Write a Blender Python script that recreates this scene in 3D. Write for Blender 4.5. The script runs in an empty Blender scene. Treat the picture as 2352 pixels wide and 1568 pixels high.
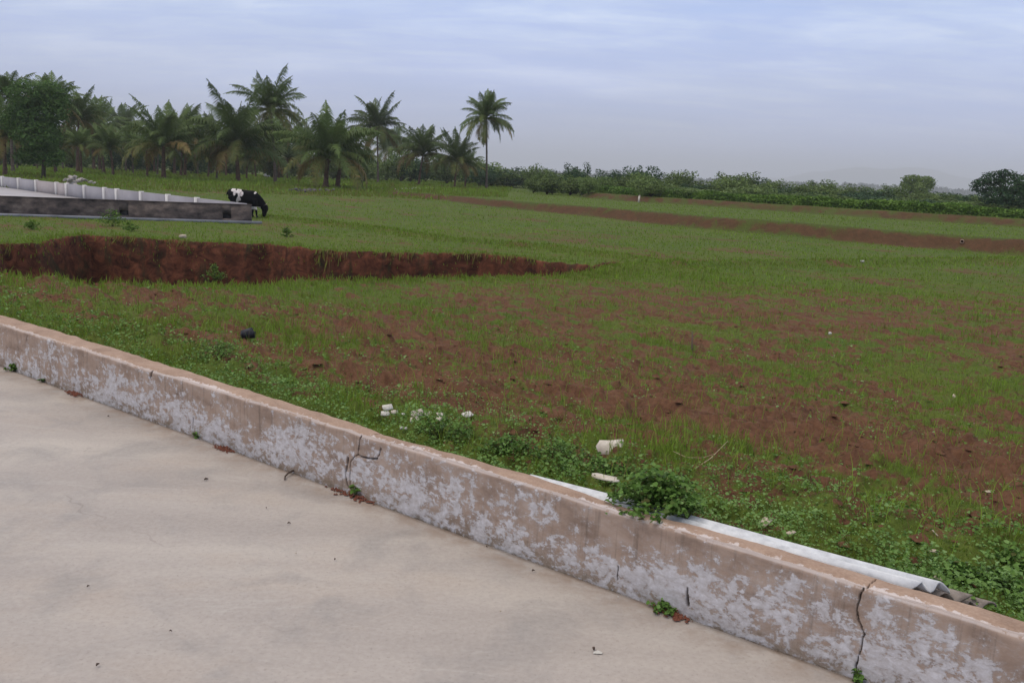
import bpy, math, random
import numpy as np
from mathutils import Vector, Matrix

random.seed(7)
rng = np.random.default_rng(7)
sc = bpy.context.scene
col = sc.collection
EYE = 1.6
F, W, H = 2037.0, 2352.0, 1568.0          # lens and picture size in the units the measurements were taken in
PITCH, ROLL = math.radians(10.54), math.radians(2.5)

# ------------------------------------------------------------------ camera
_F = np.array([0, math.cos(PITCH), -math.sin(PITCH)])
_U0 = np.array([0, math.sin(PITCH), math.cos(PITCH)])
_R0 = np.array([1.0, 0, 0])
_R = math.cos(ROLL) * _R0 + math.sin(ROLL) * _U0
_U = -math.sin(ROLL) * _R0 + math.cos(ROLL) * _U0
cam = bpy.data.cameras.new('camera')
cam.sensor_width = 36.0
cam.lens = 36.0 * F / W
cam.clip_start = 0.05
cam.clip_end = 60000
camo = bpy.data.objects.new('camera', cam)
col.objects.link(camo)
camo.matrix_world = Matrix(((_R[0], _U[0], -_F[0], 0), (_R[1], _U[1], -_F[1], 0), (_R[2], _U[2], -_F[2], EYE), (0, 0, 0, 1)))
sc.camera = camo

# ------------------------------------------------------------------ light, sky, exposure
SUN_EL, SUN_AZ = math.radians(58), math.radians(250)   # azimuth clockwise from +Y: high, on the left and a little behind
sun = bpy.data.lights.new('sun', 'SUN')
sun.energy = 1.25
sun.angle = math.radians(38)
sun.color = (1.0, 0.90, 0.79)
suno = bpy.data.objects.new('sun', sun)
col.objects.link(suno)
sd = Vector((math.sin(SUN_AZ) * math.cos(SUN_EL), math.cos(SUN_AZ) * math.cos(SUN_EL), math.sin(SUN_EL)))
suno.rotation_euler = sd.to_track_quat('Z', 'Y').to_euler()
world = bpy.data.worlds.new('World')
sc.world = world
world.use_nodes = True
sc.view_settings.view_transform = 'Standard'
sc.view_settings.look = 'None'
sc.view_settings.exposure = 0.0
sc.view_settings.gamma = 1.0


class NT:
    """small helper for node trees"""
    def __init__(s, nt):
        s.nt = nt
        nt.nodes.clear()

    def n(s, t, **k):
        nd = s.nt.nodes.new(t)
        for a, v in k.items():
            if a.startswith('i_'):
                nd.inputs[a[2:]].default_value = v
            else:
                setattr(nd, a, v)
        return nd

    def l(s, a, b):
        s.nt.links.new(a, b)

    def noise(s, vec, scale, detail=4, rough=0.55, dist=0.0):
        nd = s.n('ShaderNodeTexNoise')
        nd.inputs['Scale'].default_value = scale
        nd.inputs['Detail'].default_value = detail
        nd.inputs['Roughness'].default_value = rough
        nd.inputs['Distortion'].default_value = dist
        if vec is not None:
            s.l(vec, nd.inputs['Vector'])
        return nd.outputs['Fac']

    def mapping(s, vec, scale=(1, 1, 1), rot=(0, 0, 0), loc=(0, 0, 0)):
        m = s.n('ShaderNodeMapping')
        m.inputs['Scale'].default_value = scale
        m.inputs['Rotation'].default_value = rot
        m.inputs['Location'].default_value = loc
        s.l(vec, m.inputs['Vector'])
        return m.outputs[0]

    def ramp(s, fac, stops, interp='LINEAR'):
        r = s.n('ShaderNodeValToRGB')
        r.color_ramp.interpolation = interp
        e = r.color_ramp.elements
        while len(e) < len(stops):
            e.new(0.5)
        for i, (p, c) in enumerate(stops):
            e[i].position = p
            if isinstance(c, (int, float)):
                c = (c, c, c)
            e[i].color = (*c, 1)
        s.l(fac, r.inputs[0])
        return r.outputs[0]

    def mix(s, fac, a, b, blend='MIX'):
        m = s.n('ShaderNodeMix', data_type='RGBA', blend_type=blend)
        for ix, v in ((0, fac), (6, a), (7, b)):
            sock = m.inputs[ix]
            if isinstance(v, (int, float)):
                sock.default_value = v if ix == 0 else (v, v, v, 1)
            elif isinstance(v, tuple):
                sock.default_value = (*v, 1)
            else:
                s.l(v, sock)
        return m.outputs[2]

    def math(s, op, a, b=0.0, clamp=False):
        m = s.n('ShaderNodeMath', operation=op, use_clamp=clamp)
        for sock, v in ((m.inputs[0], a), (m.inputs[1], b)):
            if isinstance(v, (int, float)):
                sock.default_value = v
            else:
                s.l(v, sock)
        return m.outputs[0]

    def attr(s, name):
        a = s.n('ShaderNodeAttribute', attribute_name=name)
        return a


# overcast sky: Nishita air behind a thin pale cloud sheet
t = NT(world.node_tree)
tc = t.n('ShaderNodeTexCoord').outputs['Generated']
sky = t.n('ShaderNodeTexSky', sky_type='NISHITA')
sky.sun_disc = False
sky.sun_elevation = SUN_EL
sky.sun_rotation = SUN_AZ
sky.air_density = 1.2
sky.dust_density = 2.0
skyc = t.mix(1.0, sky.outputs[0], (0.09, 0.09, 0.09), 'MULTIPLY')
sep = t.n('ShaderNodeSeparateXYZ')
t.l(tc, sep.inputs[0])
elev = sep.outputs[2]
# cloud streaks: project the direction on a high flat layer
zz = t.math('MAXIMUM', t.math('ADD', elev, 0.12), 0.05)
px_ = t.math('DIVIDE', sep.outputs[0], zz)
py_ = t.math('DIVIDE', sep.outputs[1], zz)
cmb = t.n('ShaderNodeCombineXYZ')
t.l(px_, cmb.inputs[0]); t.l(py_, cmb.inputs[1])
cv = t.mapping(cmb.outputs[0], scale=(0.55, 1.0, 1), rot=(0, 0, math.radians(14)))
n1 = t.noise(cv, 0.9, 7, 0.58, 0.35)
n2 = t.noise(t.mapping(cmb.outputs[0], scale=(0.8, 1.9, 1), loc=(3, 7, 0), rot=(0, 0, math.radians(-12))), 2.4, 6, 0.6, 0.5)
cl = t.math('ADD', t.math('MULTIPLY', n1, 0.7), t.math('MULTIPLY', n2, 0.3))
cloud = t.ramp(cl, [(0.39, (0.42, 0.64, 1.10)), (0.47, (0.52, 0.70, 1.12)), (0.54, (0.70, 0.88, 1.22)), (0.62, (1.0, 1.15, 1.40))])
low = t.ramp(elev, [(0.0, (0.435, 0.49, 0.665)), (0.30, (1, 1, 1))])
lowmask = t.ramp(elev, [(0.0, 1.0), (0.12, 0.6), (0.25, 0.0)])
cloud2 = t.mix(t.math('MULTIPLY', lowmask, 0.92), cloud, (0.66, 0.74, 1.12))
up = t.ramp(elev, [(0.22, 1.0), (0.42, 1.12), (1.0, 1.75)])
upm = t.n('ShaderNodeMapRange')
t.l(elev, upm.inputs[0])
upm.inputs[1].default_value = 0.25; upm.inputs[2].default_value = 1.0
upm.inputs[3].default_value = 1.0; upm.inputs[4].default_value = 1.75
zen = t.ramp(elev, [(0.27, (0, 0, 0)), (0.75, (1, 1, 1))])
cloud2 = t.mix(zen, cloud2, (0.73, 0.68, 0.64))          # thicker, greyer cloud overhead
vs = t.n('ShaderNodeVectorMath', operation='SCALE')
t.l(cloud2, vs.inputs[0]); t.l(upm.outputs[0], vs.inputs[3])
cover = t.ramp(t.noise(t.mapping(cmb.outputs[0], scale=(0.5, 0.8, 1), loc=(9, 2, 0)), 0.8, 5, 0.5), [(0.38, 0.85), (0.6, 1.0)])
fin = t.mix(cover, skyc, vs.outputs[0])
bg = t.n('ShaderNodeBackground')
t.l(fin, bg.inputs[0])
bg.inputs[1].default_value = 1.0
wo = t.n('ShaderNodeOutputWorld')
t.l(bg.outputs[0], wo.inputs[0])


# ------------------------------------------------------------------ numeric helpers
def ray(x, y):
    return _R * (x - W / 2) + _U * (-(y - H / 2)) + _F * F


def at(x, y, z):
    d = ray(x, y)
    k = (z - EYE) / d[2]
    return np.array([0, 0, EYE]) + d * k


def at_depth(x, y, dep):
    d = ray(x, y)
    return np.array([0, 0, EYE]) + d * (dep / d[1])


def hor(x):
    return 405 + (x - 1176) * 0.0437


def sm(a, b, x):
    k = np.clip((x - a) / (b - a), 0, 1)
    return k * k * (3 - 2 * k)


_T = np.random.default_rng(11).random((256, 256))


def vn(x, y, s=0):
    x = np.asarray(x, float) + s * 17.31; y = np.asarray(y, float) + s * 9.77
    ix = np.floor(x).astype(np.int64); iy = np.floor(y).astype(np.int64)
    fx = x - ix; fy = y - iy
    fx = fx * fx * (3 - 2 * fx); fy = fy * fy * (3 - 2 * fy)
    a = _T[ix & 255, iy & 255]; b = _T[(ix + 1) & 255, iy & 255]
    c = _T[ix & 255, (iy + 1) & 255]; d = _T[(ix + 1) & 255, (iy + 1) & 255]
    return (a * (1 - fx) + b * fx) * (1 - fy) + (c * (1 - fx) + d * fx) * fy


def fbm(x, y, o=4, s=0, g=0.5):
    v = 0; a = 1; tt = 0; f = 1.0
    for i in range(o):
        v = v + a * vn(x * f, y * f, s + i * 3); tt += a; a *= g; f *= 2.03
    return v / tt


def pl_dist(x, y, P):
    """distance to an open polyline, signed + on its left side"""
    best = np.full(np.shape(x), 1e9); sg = np.ones(np.shape(x))
    for (ax, ay), (bx, by) in zip(P[:-1], P[1:]):
        dx, dy = bx - ax, by - ay
        tt = np.clip(((x - ax) * dx + (y - ay) * dy) / (dx * dx + dy * dy), 0, 1)
        qx = x - ax - tt * dx; qy = y - ay - tt * dy
        d = np.hypot(qx, qy)
        c = dx * (y - ay) - dy * (x - ax)
        m = d < best - 1e-9
        best = np.where(m, d, best); sg = np.where(m, np.sign(c), sg)
    return best * np.where(sg == 0, 1, sg)


def poly_sdf(x, y, P):
    """positive inside"""
    ins = np.zeros(np.shape(x), bool); best = np.full(np.shape(x), 1e9)
    n = len(P)
    for i in range(n):
        ax, ay = P[i]; bx, by = P[(i + 1) % n]
        dx, dy = bx - ax, by - ay
        tt = np.clip(((x - ax) * dx + (y - ay) * dy) / (dx * dx + dy * dy + 1e-12), 0, 1)
        best = np.minimum(best, np.hypot(x - ax - tt * dx, y - ay - tt * dy))
        cnd = (ay > y) != (by > y)
        xi = (bx - ax) * (y - ay) / ((by - ay) if by != ay else 1e-9) + ax
        ins ^= cnd & (x < xi)
    return np.where(ins, best, -best)


# ------------------------------------------------------------------ the lie of the land
WA = math.radians(-37.5)
WU = (math.cos(WA), math.sin(WA)); WN = (-math.sin(WA), math.cos(WA))   # along the kerb wall, and away from the slab
N0 = 2.885                                                            # front face of the wall


def sn(x, y):
    return x * WU[0] + y * WU[1], x * WN[0] + y * WN[1]


def from_sn(s, n):
    return s * WU[0] + n * WN[0], s * WU[1] + n * WN[1]


def xy(L, z):
    return [tuple(at(a, b, z)[:2]) for a, b in L]


B1 = xy([(889, 455), (1000, 464), (1089, 474), (1250, 488), (1413, 504), (1629, 526), (1810, 541), (1987, 556), (2170, 571), (2352, 586)], -0.85)
d0 = np.array(B1[-1]) - np.array(B1[-2]); B1.append(tuple(np.array(B1[-1]) + d0 * 14))
B1 = [(B1[0][0] * 2.2, B1[0][1] * 2.2)] + B1
B1 = B1[::-1]                                   # so that the far side is on the right -> use -sign
B2 = xy([(1330, 455), (1440, 464.5), (1560, 472), (1724, 483), (1850, 492), (1987, 502), (2170, 514), (2352, 526)], -0.27)
d0 = np.array(B2[-1]) - np.array(B2[-2]); B2.append(tuple(np.array(B2[-1]) + d0 * 10))
B2 = [(B2[0][0] * 2.5, B2[0][1] * 2.5)] + B2
B2 = B2[::-1]
PITF = [(-500, 575), (-200, 566), (0, 558), (80, 560), (140, 546), (200, 539), (300, 545), (400, 553), (500, 558), (620, 560), (700, 571), (800, 578), (870, 579), (1000, 582), (1100, 584), (1200, 592), (1290, 603), (1340, 612), (1420, 601)]
PITN = [(1425, 608), (1360, 622), (1290, 630), (1130, 635), (960, 639), (800, 645), (650, 650), (600, 655), (500, 658), (300, 657), (200, 652), (100, 640), (0, 633), (-200, 625), (-500, 640)]
BUND = xy([(700, 646), (960, 630), (1180, 627), (1330, 630), (1430, 622), (1600, 612), (1900, 606), (2352, 600), (3000, 595)], -0.88)
RIDGE = xy([(600, 500), (726, 512), (880, 530), (1025, 552), (1207, 567), (1427, 592), (1640, 634)], -0.9)


def base_h(x, y):
    s, n = sn(x, y)
    dw = n - (N0 + 0.1)
    r = np.hypot(x, y)
    z = 0.16 - 1.06 * sm(0.0, 9.5, dw)
    z = z + 0.55 * sm(55, 100, y) * sm(6, -6, x * 0 + (x - 0.0) * 0) if False else z
    z = z + 0.52 * sm(52, 100, y)
    m1 = -pl_dist(x, y, B1)
    w1 = 0.9 + 0.5 * vn(x * .6, y * .6, 5)
    z = np.where(m1 > -3, z + (np.maximum(z, -0.24 + 0.08 * vn(x * .05, y * .05)) - z) * sm(0, w1, m1), z)
    m2 = -pl_dist(x, y, B2)
    z = z + (np.maximum(z, 0.32) - z) * sm(0, w1 * 1.2, m2)
    # low field banks
    db = np.abs(pl_dist(x, y, BUND))
    z = z + 0.16 * np.exp(-(db / 0.45) ** 2)
    dr = pl_dist(x, y, RIDGE)
    z = z + (0.12 * np.exp(-(dr / 0.35) ** 2)) * (0.5 + fbm(x * .7, y * .7, 2, 4))
    return z


def masks(x, y):
    s, n = sn(x, y)
    r = np.hypot(x, y)
    return s, n, r


BARE = [((780, 722), 1.0, .9), ((1000, 850), .9, .7), ((640, 770), .8, .9), ((880, 790), .8, 1.0), ((1250, 830), 1.0, .7), ((1500, 780), 1.0, .6),
        ((1780, 950), .8, .9), ((2000, 935), .8, .8), ((2250, 980), .9, .9), ((2400, 1090), .7, .8), ((1900, 880), 1, .5), ((250, 715), .8, .8), ((1690, 1030), .16, 1.3),
        ((2100, 1000), .7, .8), ((1350, 900), .7, .6), ((1130, 880), .6, .7), ((2352, 1180), .3, 1.0), ((1600, 700), 1.2, .5), ((1150, 700), 1.2, .5), ((2150, 640), 2, .35)]
LUSH = [((500, 820), .9, .8), ((300, 680), 2.2, .9), ((60, 690), 2, .8), ((1450, 730), 1.3, .4), ((2000, 760), 1.5, .5), ((2250, 800), 1, .5), ((1200, 760), .8, .5), ((760, 660), 2, .7)]


def gz_plane(y):
    return -0.75 if y < 760 else (-0.45 if y < 900 else -0.1)


BARE = [(at(*p, gz_plane(p[1]))[:2], r_, w_) for p, r_, w_ in BARE]
LUSH = [(at(*p, gz_plane(p[1]))[:2], r_, w_) for p, r_, w_ in LUSH]


def grassmask(x, y):
    """0 bare earth .. 1 green"""
    s, n = sn(x, y)
    r = np.hypot(x, y)
    pitd = poly_sdf(x, y, PIT)
    g = 0.43 + 0 * x
    for c, R_, w_ in BARE:
        g = g - 0.13 * w_ * np.exp(-((x - c[0]) ** 2 + (y - c[1]) ** 2) / (2 * R_ * R_))
    for c, R_, w_ in LUSH:
        g = g + 0.30 * w_ * np.exp(-((x - c[0]) ** 2 + (y - c[1]) ** 2) / (2 * R_ * R_))
    g = g + 0.55 * sm(1.25, 0.4, n - N0 - .1)                 # lush strip beside the wall
    a = math.radians(-46)
    u = x * math.cos(a) + y * math.sin(a); v = -x * math.sin(a) + y * math.cos(a)
    g = g + (fbm(u * .55, v * 1.5, 4, 21) - .5) * .55 + (fbm(u * 2.6, v * 5.5, 5, 22, .75) - .5) * 1.7
    db = np.abs(pl_dist(x, y, BUND))
    g = g + .6 * np.exp(-(db / 0.9) ** 2)
    far = sm(19, 25, y)
    gf = 0.74 + (fbm(u * .25, v * .7, 4, 31) - .5) * .9 + (fbm(u * 1.3, v * 3.5, 3, 32) - .5) * .5
    m1 = -pl_dist(x, y, B1); m2 = -pl_dist(x, y, B2)
    gf = np.where(m1 > 1.0, 0.95 + (fbm(x * .3, y * .3, 3, 33) - .5) * .35, gf)
    bank = np.maximum(sm(-.25, .3, m1) * sm(1.25, .75, m1), sm(-.25, .3, m2) * sm(1.9, 1.2, m2) * .95)
    bank = bank * sm(-26, -10, x)
    gf = gf - bank * (.55 - .5 * (fbm(x * 1.6, y * 1.6, 4, 35) - .5) * 2 - .25 * sm(.5, .1, np.where(m2 > -3, m2, m1)))
    g = g * (1 - far) + gf * far
    g = np.where(pitd > -.05, .05, g)
    return np.clip(g, 0, 1), pitd


def bhit(px, py):
    d = ray(px, py); d = d / d[1]
    ks = np.geomspace(6, 60, 3000)
    i = np.argmax(EYE + d[2] * ks < base_h(d[0] * ks, ks))
    return (float(d[0] * ks[i]), float(ks[i]))


PITFW = [bhit(*p) for p in PITF]; PITNW = [bhit(*p) for p in PITN]
PIT = PITFW + PITNW
YA, YB = at(577, 470, -.09)[:2], at(0, 450, -.09)[:2]
YC, YD = at(560, 468, -.09)[:2], at(7, 406, -.09)[:2]
YARD = [tuple(YA + (0, .2)), tuple(YA + (YB - YA) * 1.9), tuple(YC + (YD - YC) * 1.7), tuple(YC + (0, .3))]


def pit_depth(x):
    return 1.9 * sm(-0.1, -0.01, 0 * x - .02) * (0.35 + 0.65 * sm(4.6, -1.0, x))


def height(x, y, detail=True):
    x = np.asarray(x, float); y = np.asarray(y, float)
    s, n = sn(x, y)
    r = np.hypot(x, y)
    z = base_h(x, y)
    pitd = poly_sdf(x, y, PIT)
    wob = (vn(x * 1.1, y * .25, 41) - .5) * .9 + (vn(x * 3.7, y * .9, 42) - .5) * .35 + (vn(x * 9, y * 2, 43) - .5) * .14
    pd = pitd + wob * .42 * sm(-.1, .9, pitd + .25)
    wall_w = 0.28 + 0.25 * vn(x * .8, y * .1, 44)
    dep = 1.7 * (0.45 + 0.55 * sm(5.0, -1.0, x)) * sm(9.0, 5.2, x) + .35 * sm(9.3, 6.5, x)
    z = z - dep * sm(0.0, wall_w, pd) - 0.0 * r
    if detail:
        near = sm(70, 18, r) * sm(0.02, .35, n - N0 - .1)
        a = math.radians(-46)
        u = x * math.cos(a) + y * math.sin(a); v = -x * math.sin(a) + y * math.cos(a)
        z = z + near * ((fbm(u * 1.2, v * 3.0, 3, 51) - .5) * .14 + (fbm(u * 5, v * 8, 3, 52) - .5) * .13 * sm(40, 12, r))
        # clods on bare earth
        c = vn(u * 9, v * 13, 53)
        z = z + sm(24, 12, r) * sm(.1, .5, n - N0 - .1) * .05 * sm(.62, .9, c)
        z = z + sm(30, 60, r) * (fbm(x * .2, y * .2, 3, 55) - .5) * .12
    yd = poly_sdf(x, y, YARD)
    z = np.where(yd > .02, np.minimum(z, -1.02), z)
    slab = sm(N0 + .075, N0 + .02, n)
    z = z * (1 - slab) - .28 * slab
    return z


def hz(x, y):
    return float(height(np.array([x]), np.array([y]))[0])


def hit(px, py, dmax=400):
    """where the sight line through a measured point meets the ground"""
    d = ray(px, py); d = d / d[1]
    ks = np.geomspace(2.5, dmax, 2500)
    X = d[0] * ks; Y = ks; Z = EYE + d[2] * ks
    hh = height(X, Y, False)
    i = np.argmax(Z < hh)
    if not (Z < hh).any():
        i = len(ks) - 1
    return np.array([X[i], Y[i], hh[i]])


# ------------------------------------------------------------------ mesh helpers
class Geo:
    def __init__(s):
        s.v = []; s.t = []; s.q = []; s.tint = []; s.n = 0

    def add(s, v, t=None, q=None, tint=0.5):
        v = np.asarray(v, float).reshape(-1, 3)
        if t is not None and len(t):
            s.t.append(np.asarray(t, np.int64).reshape(-1, 3) + s.n)
        if q is not None and len(q):
            s.q.append(np.asarray(q, np.int64).reshape(-1, 4) + s.n)
        s.v.append(v)
        s.tint.append(np.broadcast_to(np.asarray(tint, float), (len(v),)))
        s.n += len(v)

    def arrays(s):
        return (np.concatenate(s.v), np.concatenate(s.t) if s.t else np.zeros((0, 3), int),
                np.concatenate(s.q) if s.q else np.zeros((0, 4), int), np.concatenate(s.tint))


def mesh_data(name, v, t, q, attrs=None, smooth=False):
    me = bpy.data.meshes.new(name)
    me.vertices.add(len(v))
    me.vertices.foreach_set('co', np.asarray(v, np.float32).ravel())
    loops = np.concatenate([np.asarray(t).ravel(), np.asarray(q).ravel()]).astype(np.int32)
    me.loops.add(len(loops))
    me.loops.foreach_set('vertex_index', loops)
    nt, nq = len(t), len(q)
    st = np.concatenate([np.arange(nt) * 3, nt * 3 + np.arange(nq) * 4]).astype(np.int32)
    me.polygons.add(nt + nq)
    me.polygons.foreach_set('loop_start', st)
    if smooth:
        me.polygons.foreach_set('use_smooth', np.ones(nt + nq, bool))
    for k, a in (attrs or {}).items():
        a = np.asarray(a, np.float32)
        if a.ndim == 1:
            at_ = me.attributes.new(k, 'FLOAT', 'POINT'); at_.data.foreach_set('value', a)
        else:
            at_ = me.attributes.new(k, 'FLOAT_VECTOR', 'POINT'); at_.data.foreach_set('vector', a.ravel())
    me.update(calc_edges=True)
    me.validate()
    return me


def link(name, me, mat, parent=None, loc=None):
    o = bpy.data.objects.new(name, me)
    col.objects.link(o)
    if mat is not None and not me.materials:
        me.materials.append(mat)
    if parent is not None:
        o.parent = parent
    if loc is not None:
        o.location = loc
    return o


def geo_obj(name, g, mat, parent=None, smooth=False, loc=None):
    v, t_, q_, ti = g.arrays()
    return link(name, mesh_data(name, v, t_, q_, {'tint': ti}, smooth), mat, parent, loc)


def tag(o, label=None, cat=None, group=None, kind=None):
    if label: o['label'] = label
    if cat: o['category'] = cat
    if group: o['group'] = group
    if kind: o['kind'] = kind
    return o


def empty(name, loc, rz=0.0):
    o = bpy.data.objects.new(name, None)
    o.empty_display_size = 0.2
    col.objects.link(o)
    o.location = loc
    o.rotation_euler = (0, 0, rz)
    return o


def copy_tree(o, loc, rz=0.0, s=1.0, label=None):
    c = o.copy(); col.objects.link(c)
    c.location = loc; c.rotation_euler = (0, 0, rz)
    c.scale = s if isinstance(s, (tuple, list)) else (s, s, s)
    if label: c['label'] = label
    for ch in [k for k in bpy.data.objects if k.parent == o]:
        d = ch.copy(); col.objects.link(d); d.parent = c
    return c


def kids(o):
    return [k for k in bpy.data.objects if k.parent == o]


def tube(g, P, R, k=7, tint=0.5, cap=True):
    P = np.asarray(P, float); n = len(P)
    T = np.gradient(P, axis=0); T /= np.linalg.norm(T, axis=1)[:, None] + 1e-9
    ref = np.array([0.0, 0, 1]) if abs(T[0][2]) < .9 else np.array([1.0, 0, 0])
    vs_ = []
    for i in range(n):
        a = np.cross(T[i], ref); a /= np.linalg.norm(a) + 1e-9; b = np.cross(T[i], a)
        th = np.arange(k) / k * 2 * math.pi
        vs_.append(P[i] + R[i] * (np.cos(th)[:, None] * a + np.sin(th)[:, None] * b))
    v = np.concatenate(vs_)
    q = []
    for i in range(n - 1):
        for j in range(k):
            q.append((i * k + j, i * k + (j + 1) % k, (i + 1) * k + (j + 1) % k, (i + 1) * k + j))
    tt = []
    if cap:
        v = np.concatenate([v, P[:1], P[-1:]])
        for j in range(k):
            tt.append((n * k, (j + 1) % k, j)); tt.append((n * k + 1, (n - 1) * k + j, (n - 1) * k + (j + 1) % k))
    g.add(v, tt, q, tint)


def box(g, c, sx, sy, sz, ux=(1, 0, 0), uy=(0, 1, 0), uz=(0, 0, 1), tint=0.5):
    c = np.asarray(c, float); ux, uy, uz = (np.asarray(a, float) for a in (ux, uy, uz))
    v = [c + a * sx / 2 * ux + b * sy / 2 * uy + d * sz / 2 * uz for d in (-1, 1) for b in (-1, 1) for a in (-1, 1)]
    q = [(0, 2, 3, 1), (4, 5, 7, 6), (0, 1, 5, 4), (2, 6, 7, 3), (0, 4, 6, 2), (1, 3, 7, 5)]
    g.add(v, None, q, tint)


# ------------------------------------------------------------------ materials
def mat(name):
    m = bpy.data.materials.new(name)
    m.use_nodes = True
    return m, NT(m.node_tree)


def finish(t, colr, rough=.85, bump=None, bs=.3, bd=.02, spec=.25):
    p = t.n('ShaderNodeBsdfPrincipled')
    if isinstance(colr, tuple):
        p.inputs['Base Color'].default_value = (*colr, 1)
    else:
        t.l(colr, p.inputs['Base Color'])
    if isinstance(rough, (int, float)):
        p.inputs['Roughness'].default_value = rough
    else:
        t.l(rough, p.inputs['Roughness'])
    p.inputs['Specular IOR Level'].default_value = spec
    if bump is not None:
        b = t.n('ShaderNodeBump')
        b.inputs['Strength'].default_value = bs
        b.inputs['Distance'].default_value = bd
        t.l(bump, b.inputs['Height'])
        t.l(b.outputs[0], p.inputs['Normal'])
    o = t.n('ShaderNodeOutputMaterial')
    t.l(p.outputs[0], o.inputs[0])
    return p


def leaf_mat(name, stops, transl=.3, rough=.6, var=0.0):
    m, t = mat(name)
    c = t.ramp(t.attr('tint').outputs['Fac'], stops)
    if var:
        info = t.n('ShaderNodeObjectInfo')
        hsv = t.n('ShaderNodeHueSaturation')
        hsv.inputs['Value'].default_value = 1
        mr = t.n('ShaderNodeMapRange'); mr.inputs[3].default_value = 1 - var; mr.inputs[4].default_value = 1 + var
        t.l(info.outputs['Random'], mr.inputs[0]); t.l(mr.outputs[0], hsv.inputs['Value'])
        t.l(c, hsv.inputs['Color'])
        c = hsv.outputs[0]
    p = t.n('ShaderNodeBsdfPrincipled')
    t.l(c, p.inputs['Base Color'])
    p.inputs['Roughness'].default_value = rough
    p.inputs['Specular IOR Level'].default_value = .10
    tr = t.n('ShaderNodeBsdfTranslucent')
    t.l(c, tr.inputs[0])
    mx = t.n('ShaderNodeMixShader'); mx.inputs[0].default_value = transl
    t.l(p.outputs[0], mx.inputs[1]); t.l(tr.outputs[0], mx.inputs[2])
    o = t.n('ShaderNodeOutputMaterial'); t.l(mx.outputs[0], o.inputs[0])
    return m


M = {}
M['grass'] = leaf_mat('grass_blade', [(0, (.16, .12, .05)), (.18, (.155, .16, .032)), (.5, (.14, .215, .027)), (1, (.22, .33, .045))], .3)
M['creeper'] = leaf_mat('creeper_leaf', [(0, (.09, .09, .03)), (.25, (.075, .15, .03)), (.6, (.13, .235, .05)), (1, (.22, .35, .12))], .22, .42)  # palest tint paints the leaves' sheen into their colour
M['palm'] = leaf_mat('palm_leaflet', [(0, (.22, .14, .06)), (.22, (.18, .17, .05)), (.5, (.078, .125, .034)), (1, (.13, .185, .055))], .25, .42, .25)
M['bush'] = leaf_mat('bush_leaf', [(0, (.055, .09, .026)), (.5, (.115, .17, .048)), (1, (.20, .27, .09))], .2, .6, .25)
M['bushdark'] = leaf_mat('dark_tree_leaf', [(0, (.018, .04, .02)), (.5, (.035, .075, .033)), (1, (.07, .125, .05))], .15, .6)
M['hedge'] = leaf_mat('hedge_leaf', [(0, (.045, .085, .02)), (.5, (.11, .20, .035)), (1, (.19, .30, .06))], .25, .6)
M['midtree'] = leaf_mat('broad_tree_leaf', [(0, (.035, .07, .02)), (.5, (.07, .135, .034)), (1, (.13, .22, .055))], .2, .6)
M['farwood'] = leaf_mat('far_wood_leaf', [(0, (.02, .035, .02)), (1, (.04, .06, .03))], .1, .8)

# earth and turf
m, t = mat('earth_and_turf'); M['ground'] = m
geo = t.n('ShaderNodeNewGeometry').outputs['Position']
g_ = t.attr('green').outputs['Fac']
nA = t.noise(geo, 3.0, 6, .65); nB = t.noise(geo, 22, 5, .7); nC = t.noise(geo, .35, 4, .6)
vst = t.noise(t.mapping(geo, scale=(1.3, 1.3, 1.9)), 1.7, 9, .74, .8)
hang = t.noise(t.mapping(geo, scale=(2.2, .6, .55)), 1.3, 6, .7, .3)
soil = t.ramp(nA, [(.3, (.078, .036, .020)), (.5, (.140, .068, .037)), (.72, (.20, .105, .060))])
soil = t.mix(.55, soil, t.ramp(nB, [(.3, (.032, .017, .013)), (.7, (.17, .088, .052))]))
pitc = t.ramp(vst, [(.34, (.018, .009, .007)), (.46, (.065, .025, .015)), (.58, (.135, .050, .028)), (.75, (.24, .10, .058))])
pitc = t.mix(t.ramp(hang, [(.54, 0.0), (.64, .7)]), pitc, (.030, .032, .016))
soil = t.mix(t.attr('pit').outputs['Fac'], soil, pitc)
green = t.ramp(nB, [(.3, (.028, .042, .012)), (.55, (.078, .115, .022)), (.75, (.13, .175, .034))])
green = t.mix(.4, green, t.ramp(nC, [(.3, (.065, .108, .018)), (.7, (.13, .14, .032))]))
gm = t.math('ADD', g_, t.math('MULTIPLY', t.math('SUBTRACT', nB, .5), .9))
gm = t.math('ADD', gm, t.math('MULTIPLY', t.math('SUBTRACT', nA, .5), .5))
gm = t.math('ADD', gm, t.math('MULTIPLY', t.math('SUBTRACT', t.noise(t.mapping(geo, scale=(1, 1.6, 1)), 7.5, 5, .7), .5), .9))
gmask = t.ramp(gm, [(.40, 0.0), (.62, 1.0)])
gc = t.mix(gmask, soil, green)
gc = t.mix(t.math('MULTIPLY', t.attr('bank').outputs['Fac'], t.ramp(nB, [(.35, .6), (.65, .15)])), gc, (.040, .036, .016))  # bank faces darkened in colour: moist soil plus painted relief shading
finish(t, gc, .95, t.math('ADD', nB, t.math('MULTIPLY', nA, 1.5)), .5, .03, .1)

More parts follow.
